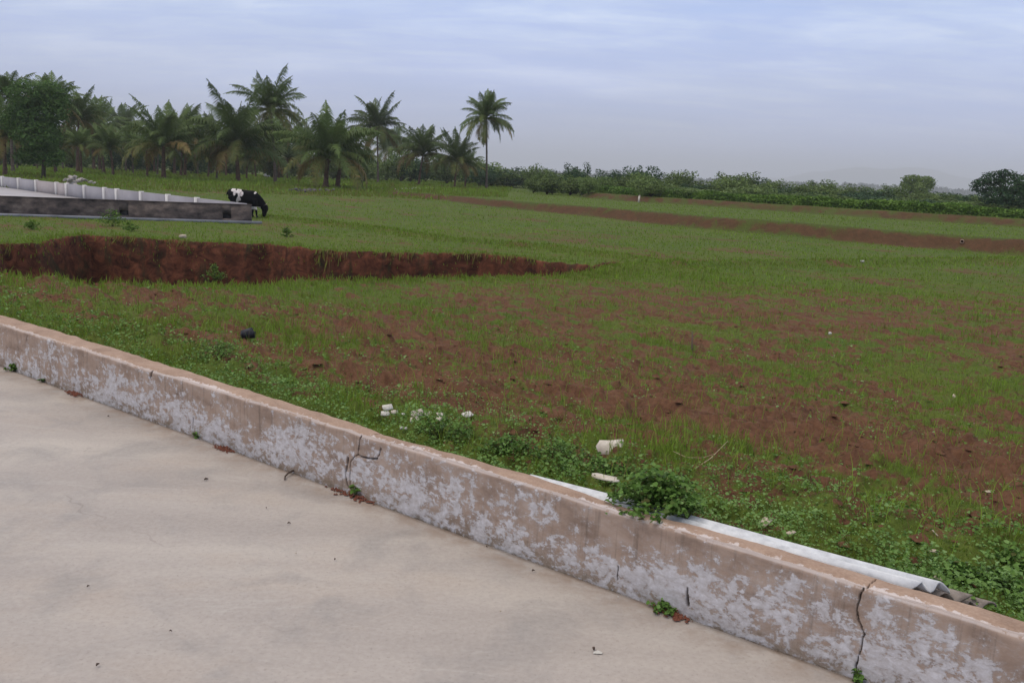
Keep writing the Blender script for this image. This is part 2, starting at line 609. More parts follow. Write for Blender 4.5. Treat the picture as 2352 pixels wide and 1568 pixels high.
# pale concrete
m, t = mat('pale_concrete'); M['slab'] = m
p0 = t.n('ShaderNodeNewGeometry').outputs['Position']
st = t.noise(t.mapping(p0, scale=(.7, 2.2, 1), rot=(0, 0, math.radians(18))), .9, 6, .58, .4)
f1 = t.noise(p0, 45, 4, .6); f2 = t.noise(p0, 2.7, 5, .6, .5)
warm = t.noise(t.mapping(p0, scale=(1, 1.8, 1), loc=(4, 1, 0)), 1.1, 5, .6)
c = t.ramp(st, [(.30, (.31, .272, .245)), (.5, (.385, .342, .308)), (.70, (.45, .405, .36))])
c = t.mix(t.ramp(warm, [(.52, 0.0), (.72, .45)]), c, (.39, .31, .245))
c = t.mix(t.ramp(f2, [(.50, 0.0), (.68, .55)]), c, (.25, .235, .225))
c = t.mix(t.ramp(t.noise(t.mapping(p0, scale=(.5, 2.6, 1), rot=(0, 0, math.radians(32)), loc=(2, 9, 0)), 2.2, 8, .7, 1.2), [(.58, 0.0), (.70, .40)]), c, (.50, .47, .43))
c = t.mix(t.ramp(t.noise(p0, 75, 3, .65), [(.58, 0.0), (.70, .45)]), c, (.20, .175, .16))
c = t.mix(.10, c, t.ramp(f1, [(.35, (.2, .18, .17)), (.65, (.6, .57, .53))]))
# soil washed over the edge next to the wall
nd = t.attr('edge').outputs['Fac']
c = t.mix(t.math('MULTIPLY', nd, t.ramp(t.noise(p0, 7, 5, .65), [(.40, 0.0), (.62, .8)])), c, (.27, .20, .15))
# hair cracks
vo = t.n('ShaderNodeTexVoronoi', feature='DISTANCE_TO_EDGE'); vo.inputs['Scale'].default_value = .33
wv = t.n('ShaderNodeVectorMath', operation='ADD')
nv = t.n('ShaderNodeTexNoise'); nv.inputs['Scale'].default_value = 2.2; nv.inputs['Detail'].default_value = 6
t.l(p0, nv.inputs['Vector'])
sc2 = t.n('ShaderNodeVectorMath', operation='SCALE'); sc2.inputs[3].default_value = .7
t.l(nv.outputs['Color'], sc2.inputs[0]); t.l(p0, wv.inputs[0]); t.l(sc2.outputs[0], wv.inputs[1]); t.l(wv.outputs[0], vo.inputs['Vector'])
crk = t.ramp(vo.outputs['Distance'], [(0.0, 1.0), (.0022, 0.0)])
crk = t.math('MULTIPLY', crk, t.ramp(t.noise(p0, .9, 2), [(.52, 0.0), (.60, .5)]))
c = t.mix(crk, c, (.22, .19, .17))
finish(t, c, t.ramp(st, [(.3, .62), (.7, .8)]), t.math('ADD', f1, t.math('MULTIPLY', f2, .6)), .12, .004, .3)

# old plaster with peeling limewash; 'sh' = (along, height or depth, 0 front / 1 top)
m, t = mat('peeling_limewash'); M['wall'] = m
sh = t.n('ShaderNodeAttribute', attribute_name='sh').outputs['Vector']
sp = t.n('ShaderNodeSeparateXYZ'); t.l(sh, sp.inputs[0])
big = t.noise(t.mapping(sh, scale=(1, 1.6, 1)), 1.7, 3, .5)
patch = t.noise(t.mapping(sh, scale=(1.0, 1.35, 1)), 13, 12, .74, .3)
fine = t.noise(t.mapping(sh, scale=(1, 1.3, 1)), 34, 6, .7, .4)
streak = t.noise(t.mapping(sh, scale=(6, .8, 1)), 4, 5, .6)
pl = t.ramp(t.noise(t.mapping(sh, scale=(1, 1.5, 1)), 5, 7, .65), [(.3, (.21, .15, .115)), (.5, (.355, .262, .205)), (.7, (.45, .355, .295))])
pl = t.mix(t.math('MULTIPLY', streak, .35), pl, (.20, .15, .125))
run = t.noise(t.mapping(sh, scale=(14, .5, 1)), 3, 5, .65)
pl = t.mix(t.ramp(run, [(.54, 0.0), (.70, .6)]), pl, (.12, .095, .075))
hgt = sp.outputs[1]
up_ = t.n('ShaderNodeMapRange'); t.l(hgt, up_.inputs[0])
up_.inputs[1].default_value = .10; up_.inputs[2].default_value = .33; up_.inputs[3].default_value = .055; up_.inputs[4].default_value = -.085
wm = t.math('ADD', t.math('ADD', patch, up_.outputs[0]), t.math('MULTIPLY', t.math('SUBTRACT', big, .5), .55))
wm = t.math('ADD', wm, t.math('MULTIPLY', t.math('SUBTRACT', fine, .5), .40))
wm = t.math('ADD', wm, t.math('MULTIPLY', t.math('SUBTRACT', streak, .5), .28))
wmask = t.ramp(wm, [(.527, 0.0), (.555, .85), (.62, 1.0)])
whc = t.ramp(fine, [(.3, (.38, .345, .33)), (.55, (.51, .49, .50)), (.75, (.65, .64, .67))])
thin = t.ramp(wm, [(.42, 0.0), (.56, .45)])
fc = t.mix(thin, pl, (.42, .385, .37))
fc = t.mix(wmask, fc, whc)
grime = t.math('MULTIPLY', t.ramp(hgt, [(.0, .75), (.10, 0.0)]), t.ramp(patch, [(.38, 1.0), (.6, 0.0)]))
fc = t.mix(grime, fc, (.13, .11, .075))
# the flat top: sandy brown with a broken white crust along its front edge
topc = t.ramp(t.noise(t.mapping(sh, scale=(1, 1, 1)), 7, 7, .6), [(.3, (.265, .180, .132)), (.5, (.345, .240, .180)), (.7, (.42, .30, .228))])
topc = t.mix(t.ramp(t.noise(sh, 2.3, 4), [(.6, 0.0), (.75, .5)]), topc, (.19, .13, .10))
topc = t.mix(.15, topc, t.ramp(t.noise(sh, 90, 3), [(.35, (.15, .09, .06)), (.65, (.55, .42, .33))]))
dfront = sp.outputs[2]      # distance from the front edge on the top, 0 on the face
crust = t.n('ShaderNodeMapRange'); t.l(dfront, crust.inputs[0])
crust.inputs[1].default_value = .0; crust.inputs[2].default_value = .045; crust.inputs[3].default_value = .16; crust.inputs[4].default_value = -.28
cm = t.math('ADD', t.math('ADD', crust.outputs[0], t.noise(sh, 30, 7, .7)), t.math('MULTIPLY', t.math('SUBTRACT', t.noise(sh, 1.9, 3), .5), .75))
cmask = t.ramp(cm, [(.55, 0.0), (.62, .85)])
topc = t.mix(cmask, topc, (.60, .54, .52))
fcrust = t.ramp(hgt, [(.955, 0.0), (.985, 1.0)])
istop = t.attr('top').outputs['Fac']
allc = t.mix(istop, fc, topc)
allc = t.mix(t.attr('crack').outputs['Fac'], allc, (.045, .032, .024))
bmp = t.math('ADD', t.math('MULTIPLY', wmask, .5), t.math('MULTIPLY', fine, 1.0))
finish(t, allc, .9, bmp, .5, .004, .15)


def simple(name, stops, scale=4, rough=.9, detail=5, bs=.4, bd=.01, coords='Object', sc3=(1, 1, 1), spec=.2):
    m, t = mat(name)
    tcn = t.n('ShaderNodeTexCoord').outputs[coords] if coords != 'Position' else t.n('ShaderNodeNewGeometry').outputs['Position']
    n = t.noise(t.mapping(tcn, scale=sc3), scale, detail, .62)
    finish(t, t.ramp(n, stops), rough, n, bs, bd, spec)
    return m


M['trunk'] = simple('palm_bark', [(.3, (.055, .043, .036)), (.7, (.155, .12, .10))], 2.5, sc3=(1, 1, 4))
M['trunkred'] = simple('young_palm_bark', [(.3, (.055, .036, .028)), (.7, (.17, .10, .07))], 2.5, sc3=(1, 1, 3))
M['bark'] = simple('bark', [(.3, (.04, .032, .026)), (.7, (.10, .08, .065))], 5, sc3=(1, 1, .3))
M['dirtywall'] = simple('mouldy_cement', [(.32, (.026, .023, .024)), (.48, (.08, .066, .062)), (.56, (.12, .095, .085)), (.70, (.18, .155, .135))], 1.9, coords='Position', sc3=(1, 1, 1.8), detail=8)
M['ledge'] = simple('pale_ledge', [(.3, (.17, .175, .195)), (.7, (.31, .32, .35))], 1.6, coords='Position')
M['panel'] = simple('grey_panel', [(.3, (.255, .245, .27)), (.7, (.335, .325, .35))], .5, coords='Position', bs=.1)
M['panelpink'] = simple('pinkish_panel', [(.3, (.32, .285, .29)), (.7, (.40, .36, .36))], .5, coords='Position', bs=.1)
M['post'] = simple('white_post', [(.3, (.55, .53, .52)), (.7, (.68, .66, .64))], 2, coords='Position', bs=.1)
M['yard'] = simple('yard_cement', [(.3, (.40, .385, .40)), (.7, (.52, .50, .51))], .5, coords='Position')
M['palestone'] = simple('pale_rubble', [(.3, (.30, .27, .25)), (.7, (.52, .48, .45))], 3, coords='Position')
M['darkstone'] = simple('dark_stone', [(.3, (.035, .032, .035)), (.7, (.12, .11, .115))], 2.5, coords='Position')
M['chunk'] = simple('pale_plaster', [(.3, (.46, .40, .33)), (.7, (.66, .61, .54))], 25)
M['whitelitter'] = simple('white_litter', [(.3, (.42, .40, .36)), (.7, (.68, .66, .62))], 40)
M['sheet'] = simple('weathered_sheet', [(.3, (.44, .45, .47)), (.5, (.57, .585, .605)), (.7, (.67, .685, .70))], 22, coords='Position', sc3=(1, 1, 1), detail=8, bs=.15, bd=.003)
M['sheetedge'] = simple('broken_sheet', [(.3, (.14, .12, .105)), (.7, (.33, .29, .26))], 22, coords='Position')
M['straw'] = simple('dry_straw', [(.3, (.30, .23, .13)), (.7, (.46, .37, .23))], 20)
M['twig'] = simple('dark_twig', [(.3, (.05, .035, .028)), (.7, (.12, .085, .065))], 40)
M['rust'] = simple('red_soil_spill', [(.3, (.09, .032, .02)), (.7, (.19, .07, .045))], 60)
M['blackplastic'] = simple('black_plastic', [(.3, (.012, .012, .016)), (.7, (.04, .04, .05))], 20, rough=.5)
M['clay'] = simple('clay_pipe', [(.3, (.30, .20, .15)), (.7, (.42, .30, .24))], 8)
M['bone'] = simple('dry_husk', [(.3, (.36, .30, .22)), (.7, (.55, .48, .38))], 30)
M['stem'] = simple('green_stem', [(.3, (.05, .07, .03)), (.7, (.10, .12, .05))], 30)
M['sack'] = simple('grey_sack', [(.3, (.24, .26, .30)), (.7, (.42, .45, .50))], 3)
M['horn'] = simple('cow_horn', [(.3, (.25, .2, .15)), (.7, (.4, .34, .27))], 10)
M['hill'] = simple('far_hill', [(.3, (.05, .07, .04)), (.7, (.09, .10, .06))], .002, coords='Position')

# ------------------------------------------------------------------ ground sheet (polar: fine near, reaching the horizon)
thf = np.radians(np.linspace(-36, 36, 860))
thc = np.radians(np.linspace(36, 324, 100)[1:-1])
th = np.concatenate([thf, thc])
rr = [0.4]
while rr[-1] < 11000:
    r0 = rr[-1]
    k = .05 if r0 < 2.4 else (.0062 if r0 < 22 else (.0024 if r0 < 33 else (.0075 if r0 < 110 else .06)))
    rr.append(r0 * (1 + k))
rr = np.array(rr)
TH, RR = np.meshgrid(th, rr)
X = (RR * np.sin(TH)).ravel(); Y = (RR * np.cos(TH)).ravel()
Z = height(X, Y)
far = np.hypot(X, Y) > 200
G, PD = grassmask(X, Y)
nth, nr = len(th), len(rr)
i, j = np.meshgrid(np.arange(nr - 1), np.arange(nth), indexing='ij')
j2 = (j + 1) % nth
quads = np.stack([i * nth + j, i * nth + j2, (i + 1) * nth + j2, (i + 1) * nth + j], -1).reshape(-1, 4)[:, ::-1]
cen = len(X)
X = np.append(X, 0); Y = np.append(Y, 0); Z = np.append(Z, -.28); G = np.append(G, 0); PD = np.append(PD, -9)
fan = np.array([(cen, (k + 1) % nth, k) for k in range(nth)])
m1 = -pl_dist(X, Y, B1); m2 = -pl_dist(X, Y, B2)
bk = np.maximum(sm(-.4, .1, m1) * sm(1.9, 1.2, m1), sm(-.4, .1, m2) * sm(2.0, 1.3, m2)) * .3  # banks borrow the darker pit soil, partly to paint in shading of their relief
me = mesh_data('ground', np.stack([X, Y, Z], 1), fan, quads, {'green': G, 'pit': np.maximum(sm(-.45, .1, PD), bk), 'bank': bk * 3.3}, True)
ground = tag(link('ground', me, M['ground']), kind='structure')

# ------------------------------------------------------------------ concrete slab
g = Geo()
ss = np.linspace(-26, 9, 141); nn = np.concatenate([np.linspace(-9, 2.2, 30), np.linspace(2.25, N0 - .009, 24)])
S, N = np.meshgrid(ss, nn, indexing='ij')
x_, y_ = from_sn(S, N)
z_ = np.zeros_like(x_) + (fbm(x_ * .8, y_ * .8, 3, 61) - .5) * .008
v = np.stack([x_, y_, z_], -1).reshape(-1, 3)
a, b = len(ss), len(nn)
i, j = np.meshgrid(np.arange(a - 1), np.arange(b - 1), indexing='ij')
q = np.stack([i * b + j, (i + 1) * b + j, (i + 1) * b + j + 1, i * b + j + 1], -1).reshape(-1, 4)
edge = sm(.22, .0, N0 - N.ravel())
# skirt
top_n = len(v)
bord = [(k * b + b - 1) for k in range(a)]
vb = v[bord].copy(); vb[:, 2] = -.2
v2 = np.concatenate([v, vb]); edge2 = np.concatenate([edge, np.ones(a)])
q2 = np.array([(bord[k], bord[k + 1], top_n + k + 1, top_n + k) for k in range(a - 1)])
me = mesh_data('concrete_slab', v2, np.zeros((0, 3), int), np.concatenate([q, q2]), {'edge': edge2}, False)
tag(link('concrete_slab', me, M['slab']), kind='structure')

# ------------------------------------------------------------------ kerb wall with peeling limewash
back_pts = [(-26, 3.085), (-9, 3.08), (-7.58, 3.07), (-6.48, 3.07), (-5.0, 3.035), (-4.07, 3.01), (-3.3, 2.99), (-3.14, 2.985), (-3.02, 2.945), (-2.84, 2.945), (-2.6, 2.975), (-2.1, 2.985), (-1.7, 2.95),
            (-1.35, 2.962), (-.73, 2.985), (0, 2.99), (6, 3.0)]


def back_n(s):
    return np.interp(s, [p[0] for p in back_pts], [p[1] for p in back_pts]) + (fbm(s * 5, s * 0, 4, 71) - .5) * .03


TOPZ = .33
# cracks on the front face: polylines in (s, height)


def face_sh(px, py):
    d = ray(px, py); k = N0 / (d[0] * WN[0] + d[1] * WN[1])
    p = np.array([0, 0, EYE]) + d * k
    return (float(sn(p[0], p[1])[0]), float(p[2]))


def top_sn(px, py):
    p = at(px, py, TOPZ)
    return tuple(float(a) for a in sn(p[0], p[1]))


cr_face = [([(828, 1001), (826, 1020), (822, 1042), (830, 1048), (845, 1052), (864, 1054), (870, 1042), (873, 1030)], .0045, .022),
           ([(822, 1042), (806, 1058), (803, 1072), (803, 1100), (806, 1125)], .003, .012),
           ([(800, 1052), (797, 1070), (793, 1085), (795, 1105), (800, 1120)], .0065, .018),
           ([(1981, 1352), (1974, 1372), (1969, 1400), (1972, 1425), (1984, 1455), (1977, 1490), (1968, 1520), (1962, 1550)], .0028, .014),
           ([(348, 855), (345, 868)], .010, .03),
           ([(1579, 1350), (1577, 1372), (1580, 1390)], .006, .015), ([(1420, 1300), (1418, 1330)], .004, .012), ([(445, 960), (443, 985)], .004, .012), ([(62, 772), (60, 786)], .003, .01)]
cr_face = [([face_sh(*p) for p in L], w_, d_) for L, w_, d_ in cr_face]
cr_top = [([(893, 1026), (940, 1028), (985, 1030)], .0035, .010), ([(1981, 1352), (1998, 1338), (2035, 1320)], .0022, .008), ([(862, 998), (885, 992)], .004, .02), ([(348, 855), (352, 850)], .008, .03)]
cr_top = [([top_sn(*p) for p in L], w_, d_) for L, w_, d_ in cr_top]
seg = [np.arange(-24, -8, .12), np.arange(-8, .6, .011), np.arange(.6, 5, .1)]
for L, w_, d_ in cr_face + cr_top:
    a0 = min(p[0] for p in L) - .02; a1 = max(p[0] for p in L) + .02
    seg.append(np.arange(a0, a1, .0032))
ss = np.unique(np.round(np.concatenate(seg), 4))
ss = ss[np.concatenate([[True], np.diff(ss) > .0012])]
hh = np.concatenate([np.linspace(-.15, 0, 3)[:-1], np.linspace(0, TOPZ - .008, 74)])
tt_ = np.linspace(0, 1, 26)
ns = len(ss)


def crack_field(s, h, L_):
    c = np.zeros_like(s); d = np.zeros_like(s)
    for L, w_, dp in L_:
        k0 = min(p[0] for p in L) - .04; k1 = max(p[0] for p in L) + .04
        m_ = (s > k0) & (s < k1)
        if not m_.any(): continue
        ww = w_ * .75 * (.55 + .9 * vn(s[m_] * 40, h[m_] * 40, 72))
        wob = (vn(s[m_] * 60, h[m_] * 60, 73) - .5) * .006
        dd = np.abs(pl_dist(s[m_] + wob, h[m_], L))
        f_ = sm(1.35, .45, dd / ww)
        c[m_] = np.maximum(c[m_], f_); d[m_] = np.maximum(d[m_], f_ * dp)
    return c, d


S, Hh_ = np.meshgrid(ss, hh, indexing='ij')
rough_ = (fbm(S * 7, Hh_ * 7, 4, 74) - .5) * .012 + (fbm(S * 1.3, Hh_ * 2, 2, 75) - .5) * .014
# rounded, chipped arris
chip = sm(TOPZ - .028, TOPZ, Hh_)
cf, df = crack_field(S.ravel(), Hh_.ravel(), cr_face)
cf = cf.reshape(S.shape); df = df.reshape(S.shape)
arris = .006 + .016 * fbm(S * 9, S * 0 + 3, 4, 76)
Nf = N0 + rough_ + chip ** 2 * arris + df
topz = TOPZ + (fbm(ss * 3.0, ss * 0, 4, 77) - .5) * .016
Zf = Hh_ + (topz - TOPZ)[:, None] * sm(.1, TOPZ, Hh_)
x_, y_ = from_sn(S, Nf)
Vf = np.stack([x_, y_, Zf], -1)
S2, T2 = np.meshgrid(ss, tt_[1:], indexing='ij')
bn = back_n(ss)
nfront = Nf[:, -1]
Nt = nfront[:, None] + (bn - nfront)[:, None] * T2
ct, dt = crack_field(S2.ravel(), Nt.ravel(), cr_top)
ct = ct.reshape(S2.shape); dt = dt.reshape(S2.shape)
Zt = topz[:, None] + .004 + (fbm(S2 * 6, Nt * 9, 4, 78) - .5) * .012 - dt - .02 * sm(.8, 1.0, T2) * fbm(S2 * 8, T2, 3, 79)
Zt = Zt - .008 * sm(.3, 0.0, T2)
x_, y_ = from_sn(S2, Nt)
Vt = np.stack([x_, y_, Zt], -1)
x_, y_ = from_sn(ss[:, None], (bn + .004)[:, None])
Vb = np.stack([x_, y_, np.full_like(x_, -.2)], -1)
V = np.concatenate([Vf, Vt, Vb], 1)
nc = V.shape[1]; nf = Vf.shape[1]; ntp = Vt.shape[1]
dfr = np.concatenate([np.zeros_like(S), Nt - nfront[:, None], np.full((ns, 1), .2)], 1)
second = np.concatenate([Hh_, Nt, np.full((ns, 1), .1)], 1)
shv = np.stack([np.repeat(ss[:, None], nc, 1), second, dfr], -1).reshape(-1, 3)
istop_ = np.concatenate([np.zeros_like(S), np.ones((ns, ntp)), np.ones((ns, 1))], 1)
istop_[:, nf - 2:nf] = .6
crk_ = np.concatenate([cf, ct, np.zeros((ns, 1))], 1)
i, j = np.meshgrid(np.arange(ns - 1), np.arange(nc - 1), indexing='ij')
q = np.stack([i * nc + j, (i + 1) * nc + j, (i + 1) * nc + j + 1, i * nc + j + 1], -1).reshape(-1, 4)
me = mesh_data('kerb_wall', V.reshape(-1, 3), np.zeros((0, 3), int), q, {'sh': shv, 'top': istop_.ravel(), 'crack': np.clip(crk_.ravel(), 0, 1)}, True)
tag(link('kerb_wall', me, M['wall']), 'low cement kerb wall with peeling white limewash and sandy top, along the concrete slab', 'wall')

# ------------------------------------------------------------------ grass blades and creeping leaves
HALF = math.radians(33.5)


def sample_sector(n, r0, r1, p):
    u = rng.random(n)
    if abs(p - 1) < 1e-6:
        r = r0 * (r1 / r0) ** u
    else:
        e = 1 - p
        r = (r0 ** e + u * (r1 ** e - r0 ** e)) ** (1 / e)
    a = (rng.random(n) * 2 - 1) * HALF
    return r * np.sin(a), r * np.cos(a), r


def blades(x, y, hgt, wid, tint, lean=.45, name='grass', label='', sink=.01, two=True):
    n = len(x)
    z = height(x, y) - sink
    az = rng.random(n) * 2 * math.pi
    fz = rng.random(n) * 2 * math.pi
    ln = hgt * lean * (.3 + rng.random(n))
    dx, dy = np.cos(az) * ln, np.sin(az) * ln
    sx, sy = np.cos(fz) * wid / 2, np.sin(fz) * wid / 2
    P0 = np.stack([x - sx, y - sy, z], 1); P1 = np.stack([x + sx, y + sy, z], 1)
    mx_, my_ = x + dx * .35, y + dy * .35
    P2 = np.stack([mx_ + sx * .8, my_ + sy * .8, z + hgt * .6], 1); P3 = np.stack([mx_ - sx * .8, my_ - sy * .8, z + hgt * .6], 1)
    P4 = np.stack([x + dx, y + dy, z + hgt * (1 - .12 * rng.random(n))], 1)
    v = np.stack([P0, P1, P2, P3, P4], 1).reshape(-1, 3)
    b = np.arange(n)[:, None] * 5
    q = b + np.array([[0, 1, 2, 3]]); t_ = b + np.array([[3, 2, 4]])
    return v, t_, q, np.repeat(tint, 5)


def join_parts(parts):
    vs_, ts, qs, tis = [], [], [], []
    o = 0
    for v, t_, q, ti in parts:
        vs_.append(v); ts.append(t_ + o); qs.append(q + o); tis.append(ti); o += len(v)
    return np.concatenate(vs_), np.concatenate(ts), np.concatenate(qs), np.concatenate(tis)


def clump(x, y, k, spread):
    """turn seed points into clumps of k blades"""
    x = np.repeat(x, k); y = np.repeat(y, k)
    s_ = np.repeat(spread, k) if np.ndim(spread) else spread
    return x + rng.normal(size=len(x)) * s_, y + rng.normal(size=len(y)) * s_


PITX = None
parts = []
# near field blades
x, y, r = sample_sector(120000, 3.0, 25, 1.35)
s_, n_ = sn(x, y)
G_, pd_ = grassmask(x, y)
keep = (n_ > N0 + .16) & (rng.random(len(x)) < np.clip((G_ - .18) * 1.6, .16, 1)) & (pd_ < -.05)
x, y, r = x[keep], y[keep], r[keep]
G_ = G_[keep]
x, y = clump(x, y, 3, .02 + .0016 * r)
r = np.repeat(r, 3); G_ = np.repeat(G_, 3)
s_, n_ = sn(x, y)
k_ = n_ > N0 + .15
x, y, r, G_, n_ = x[k_], y[k_], r[k_], G_[k_], n_[k_]
tuf = fbm(x * 1.2, y * 1.2, 3, 81)
hg = (.020 + .075 * rng.random(len(x)) ** 2.2 * (.4 + 1.5 * sm(.42, .68, tuf))) * (1 + .4 * sm(6, 20, r)) * (.7 + .5 * G_)
hg = hg * np.where(n_ - N0 < 1.2, .6, 1) * (.55 + .45 * sm(.3, .6, G_))
wd = np.maximum(.0035, r * .00062) * (.6 + .8 * rng.random(len(x)))
ti = np.clip(.32 + .55 * fbm(x * .8, y * .8, 3, 82) + rng.normal(size=len(x)) * .23 - .12 * sm(.5, .3, G_), 0, 1)
parts.append(blades(x, y, hg, wd, ti))
x, y, r = sample_sector(2600, 4, 30, 1.1)
s_, n_ = sn(x, y); k_ = (n_ > N0 + .5) & (poly_sdf(x, y, PIT) < -.2)
x, y, r = x[k_], y[k_], r[k_]
x, y = clump(x, y, 3, .04); r = np.repeat(r, 3)
parts.append(blades(x, y, .07 + .11 * rng.random(len(x)), np.maximum(.004, r * .0006), np.where(rng.random(len(x)) < .35, .03, .9), .6))
# bund and rims: denser tufts
for L_, wdt, cnt in ((BUND, .55, 9000), (RIDGE, .4, 5000), (PITFW[1:-2], .35, 4500), (PITNW, .35, 6000)):
    L_ = np.array(L_)
    seg_ = np.linalg.norm(np.diff(L_, axis=0), axis=1); cs = np.concatenate([[0], np.cumsum(seg_)])
    u = rng.random(cnt) * cs[-1]
    x = np.interp(u, cs, L_[:, 0]) + rng.normal(size=cnt) * wdt; y = np.interp(u, cs, L_[:, 1]) + rng.normal(size=cnt) * wdt
    m_ = (np.abs(x) < y * .68) & (poly_sdf(x, y, PIT) < .15)
    x, y = x[m_], y[m_]
    r = np.hypot(x, y)
    hg = .05 + .10 * rng.random(len(x)) ** 2; wd = r * .001
    ti = np.clip(.55 + rng.normal(size=len(x)) * .2 - (.35 if L_ is RIDGE else 0), 0, 1)
    parts.append(blades(x, y, hg, wd, ti))
# middle and far fields
x, y, r = sample_sector(120000, 21, 150, 1.25)
G_, pd_ = grassmask(x, y)
keep = (rng.random(len(x)) < np.clip((G_ - .25) * 1.4, .02, 1)) & (pd_ < -.05) & (poly_sdf(x, y, YARD) < -.1)
x, y, r, G_ = x[keep], y[keep], r[keep], G_[keep]
m1 = -pl_dist(x, y, B1)
tuf = fbm(x * .35, y * .35, 3, 83)
hg = (.035 + .09 * rng.random(len(x)) ** 2) * np.where(m1 > 0, .8, 1) * (.6 + .9 * tuf)
wd = r * .0009 * (.6 + .9 * rng.random(len(x)))
ti = np.clip(.45 + .42 * fbm(x * .15, y * .3, 4, 84) + rng.normal(size=len(x)) * .16, 0, 1)
parts.append(blades(x, y, hg, wd, ti))
# rough grass growing under the palms
x, y, r = sample_sector(60000, 76, 190, .8)
keep = (x < -1) & (-pl_dist(x, y, B1) < 60)
x, y, r = x[keep], y[keep], r[keep]
hg = (.10 + .22 * rng.random(len(x)) ** 2) * (1 + .6 * fbm(x * .2, y * .2, 3, 85)); wd = r * .0013
ti = np.clip(.50 + (fbm(x * .12, y * .12, 3, 86) - .5) * .8 + rng.normal(size=len(x)) * .16, 0, 1)
parts.append(blades(x, y, hg, wd, ti))
# strands and roots hanging over the broken far rim of the pit
L_ = np.array(PITFW[1:-1]); seg_ = np.linalg.norm(np.diff(L_, axis=0), axis=1); cs = np.concatenate([[0], np.cumsum(seg_)])
u = rng.random(2600) * cs[-1]
x = np.interp(u, cs, L_[:, 0]) + rng.normal(size=len(u)) * .06; y = np.interp(u, cs, L_[:, 1]) - .02 + rng.normal(size=len(u)) * .1
m_ = (fbm(u * .9, u * 0, 3, 87) > .50) & (poly_sdf(x, y, PIT) < .06)
x, y, u = x[m_], y[m_], u[m_]
pv_, pt_, pq_, pti_ = blades(x, y, .10 + .25 * rng.random(len(x)), np.full(len(x), .03), np.clip(.12 + rng.normal(size=len(x)) * .12, 0, 1), .3)
pv_ = pv_.reshape(-1, 5, 3); zb = pv_[:, :1, 2:3]
hl = .3 + 1.2 * fbm(u * 1.4, u * 0 + 5, 3, 88)
pv_[:, :, 2:3] = zb + .05 - (pv_[:, :, 2:3] - zb) * hl[:, None, None]
pv_[:, 2:, 1] -= .10; pv_[:, 4, 1] -= .10
parts.append((pv_.reshape(-1, 3), pt_, pq_, pti_))
v, t_, q, ti = join_parts(parts)
me = mesh_data('grass', v, t_, q, {'tint': ti})
tag(link('grass', me, M['grass']), 'short patchy green grass growing over the red earth fields', 'grass', kind='stuff')


def leaves(x, y, z, size, tint, tilt=.5, fold=.25):
    """small folded leaves lying more or less flat; 6-sided outline made of two quads"""
    n = len(x)
    az = rng.random(n) * 2 * math.pi
    nx = rng.normal(size=n) * tilt; ny = rng.normal(size=n) * tilt
    N_ = np.stack([nx, ny, np.ones(n)], 1); N_ /= np.linalg.norm(N_, axis=1)[:, None]
    D = np.stack([np.cos(az), np.sin(az), np.zeros(n)], 1)
    D -= N_ * np.sum(D * N_, 1)[:, None]; D /= np.linalg.norm(D, axis=1)[:, None]
    B = np.cross(N_, D)
    P = np.stack([x, y, z], 1)
    sz = size[:, None]
    f_ = N_ * sz * fold
    v = np.stack([P, P + D * sz * .30 + B * sz * .42 + f_, P + D * sz * .8 + B * sz * .28 + f_ * .7, P + D * sz,
                  P + D * sz * .8 - B * sz * .28 + f_ * .7, P + D * sz * .30 - B * sz * .42 + f_], 1).reshape(-1, 3)
    b = np.arange(n)[:, None] * 6
    q = np.concatenate([b + np.array([[0, 3, 2, 1]]), b + np.array([[0, 5, 4, 3]])])
    return v, np.zeros((0, 3), int), q, np.repeat(tint, 6)


# leafy ground creeper near the wall and in patches on the field
x, y, r = sample_sector(150000, 2.6, 17, 1.5)
s_, n_ = sn(x, y)
dw = n_ - N0 - .1
pat = fbm(x * 1.1, y * 1.1, 4, 91)
fine_ = fbm(x * 5, y * 5, 3, 92)
prob = sm(1.9, .5, dw + (pat - .5) * 2.2) * (.25 + .9 * sm(.38, .55, fine_)) + .30 * sm(.46, .62, pat) * sm(.50, .62, fine_) + .15 * sm(-3.2, -4.5, s_) * sm(2.5, .6, dw)
pd_ = poly_sdf(x, y, PIT)
keep = (dw > .06) & (rng.random(len(x)) < prob) & (pd_ < -.1)
x, y, r, dw, fine_ = x[keep], y[keep], r[keep], dw[keep], fine_[keep]
rise = sm(1.4, .2, dw) * sm(.40, .62, fine_)
z = height(x, y) + .008 + rng.random(len(x)) * (.03 + .085 * rise)
size = (.008 + .013 * rng.random(len(x)) ** 1.5) * (1 + sm(4, 14, r) * 1.2) * (.8 + .5 * vn(x * 1.7, y * 1.7, 93))
ti = np.clip(.34 + .55 * fbm(x * 1.5, y * 1.5, 3, 94) + rng.normal(size=len(x)) * .20, 0, 1)
v, t_, q, ti = leaves(x, y, z, size, ti, .45)
me = mesh_data('ground_creeper', v, t_, q, {'tint': ti})
tag(link('ground_creeper', me, M['creeper']), 'low broad leaved creeper carpeting the ground behind the kerb wall', 'ground cover', kind='stuff')

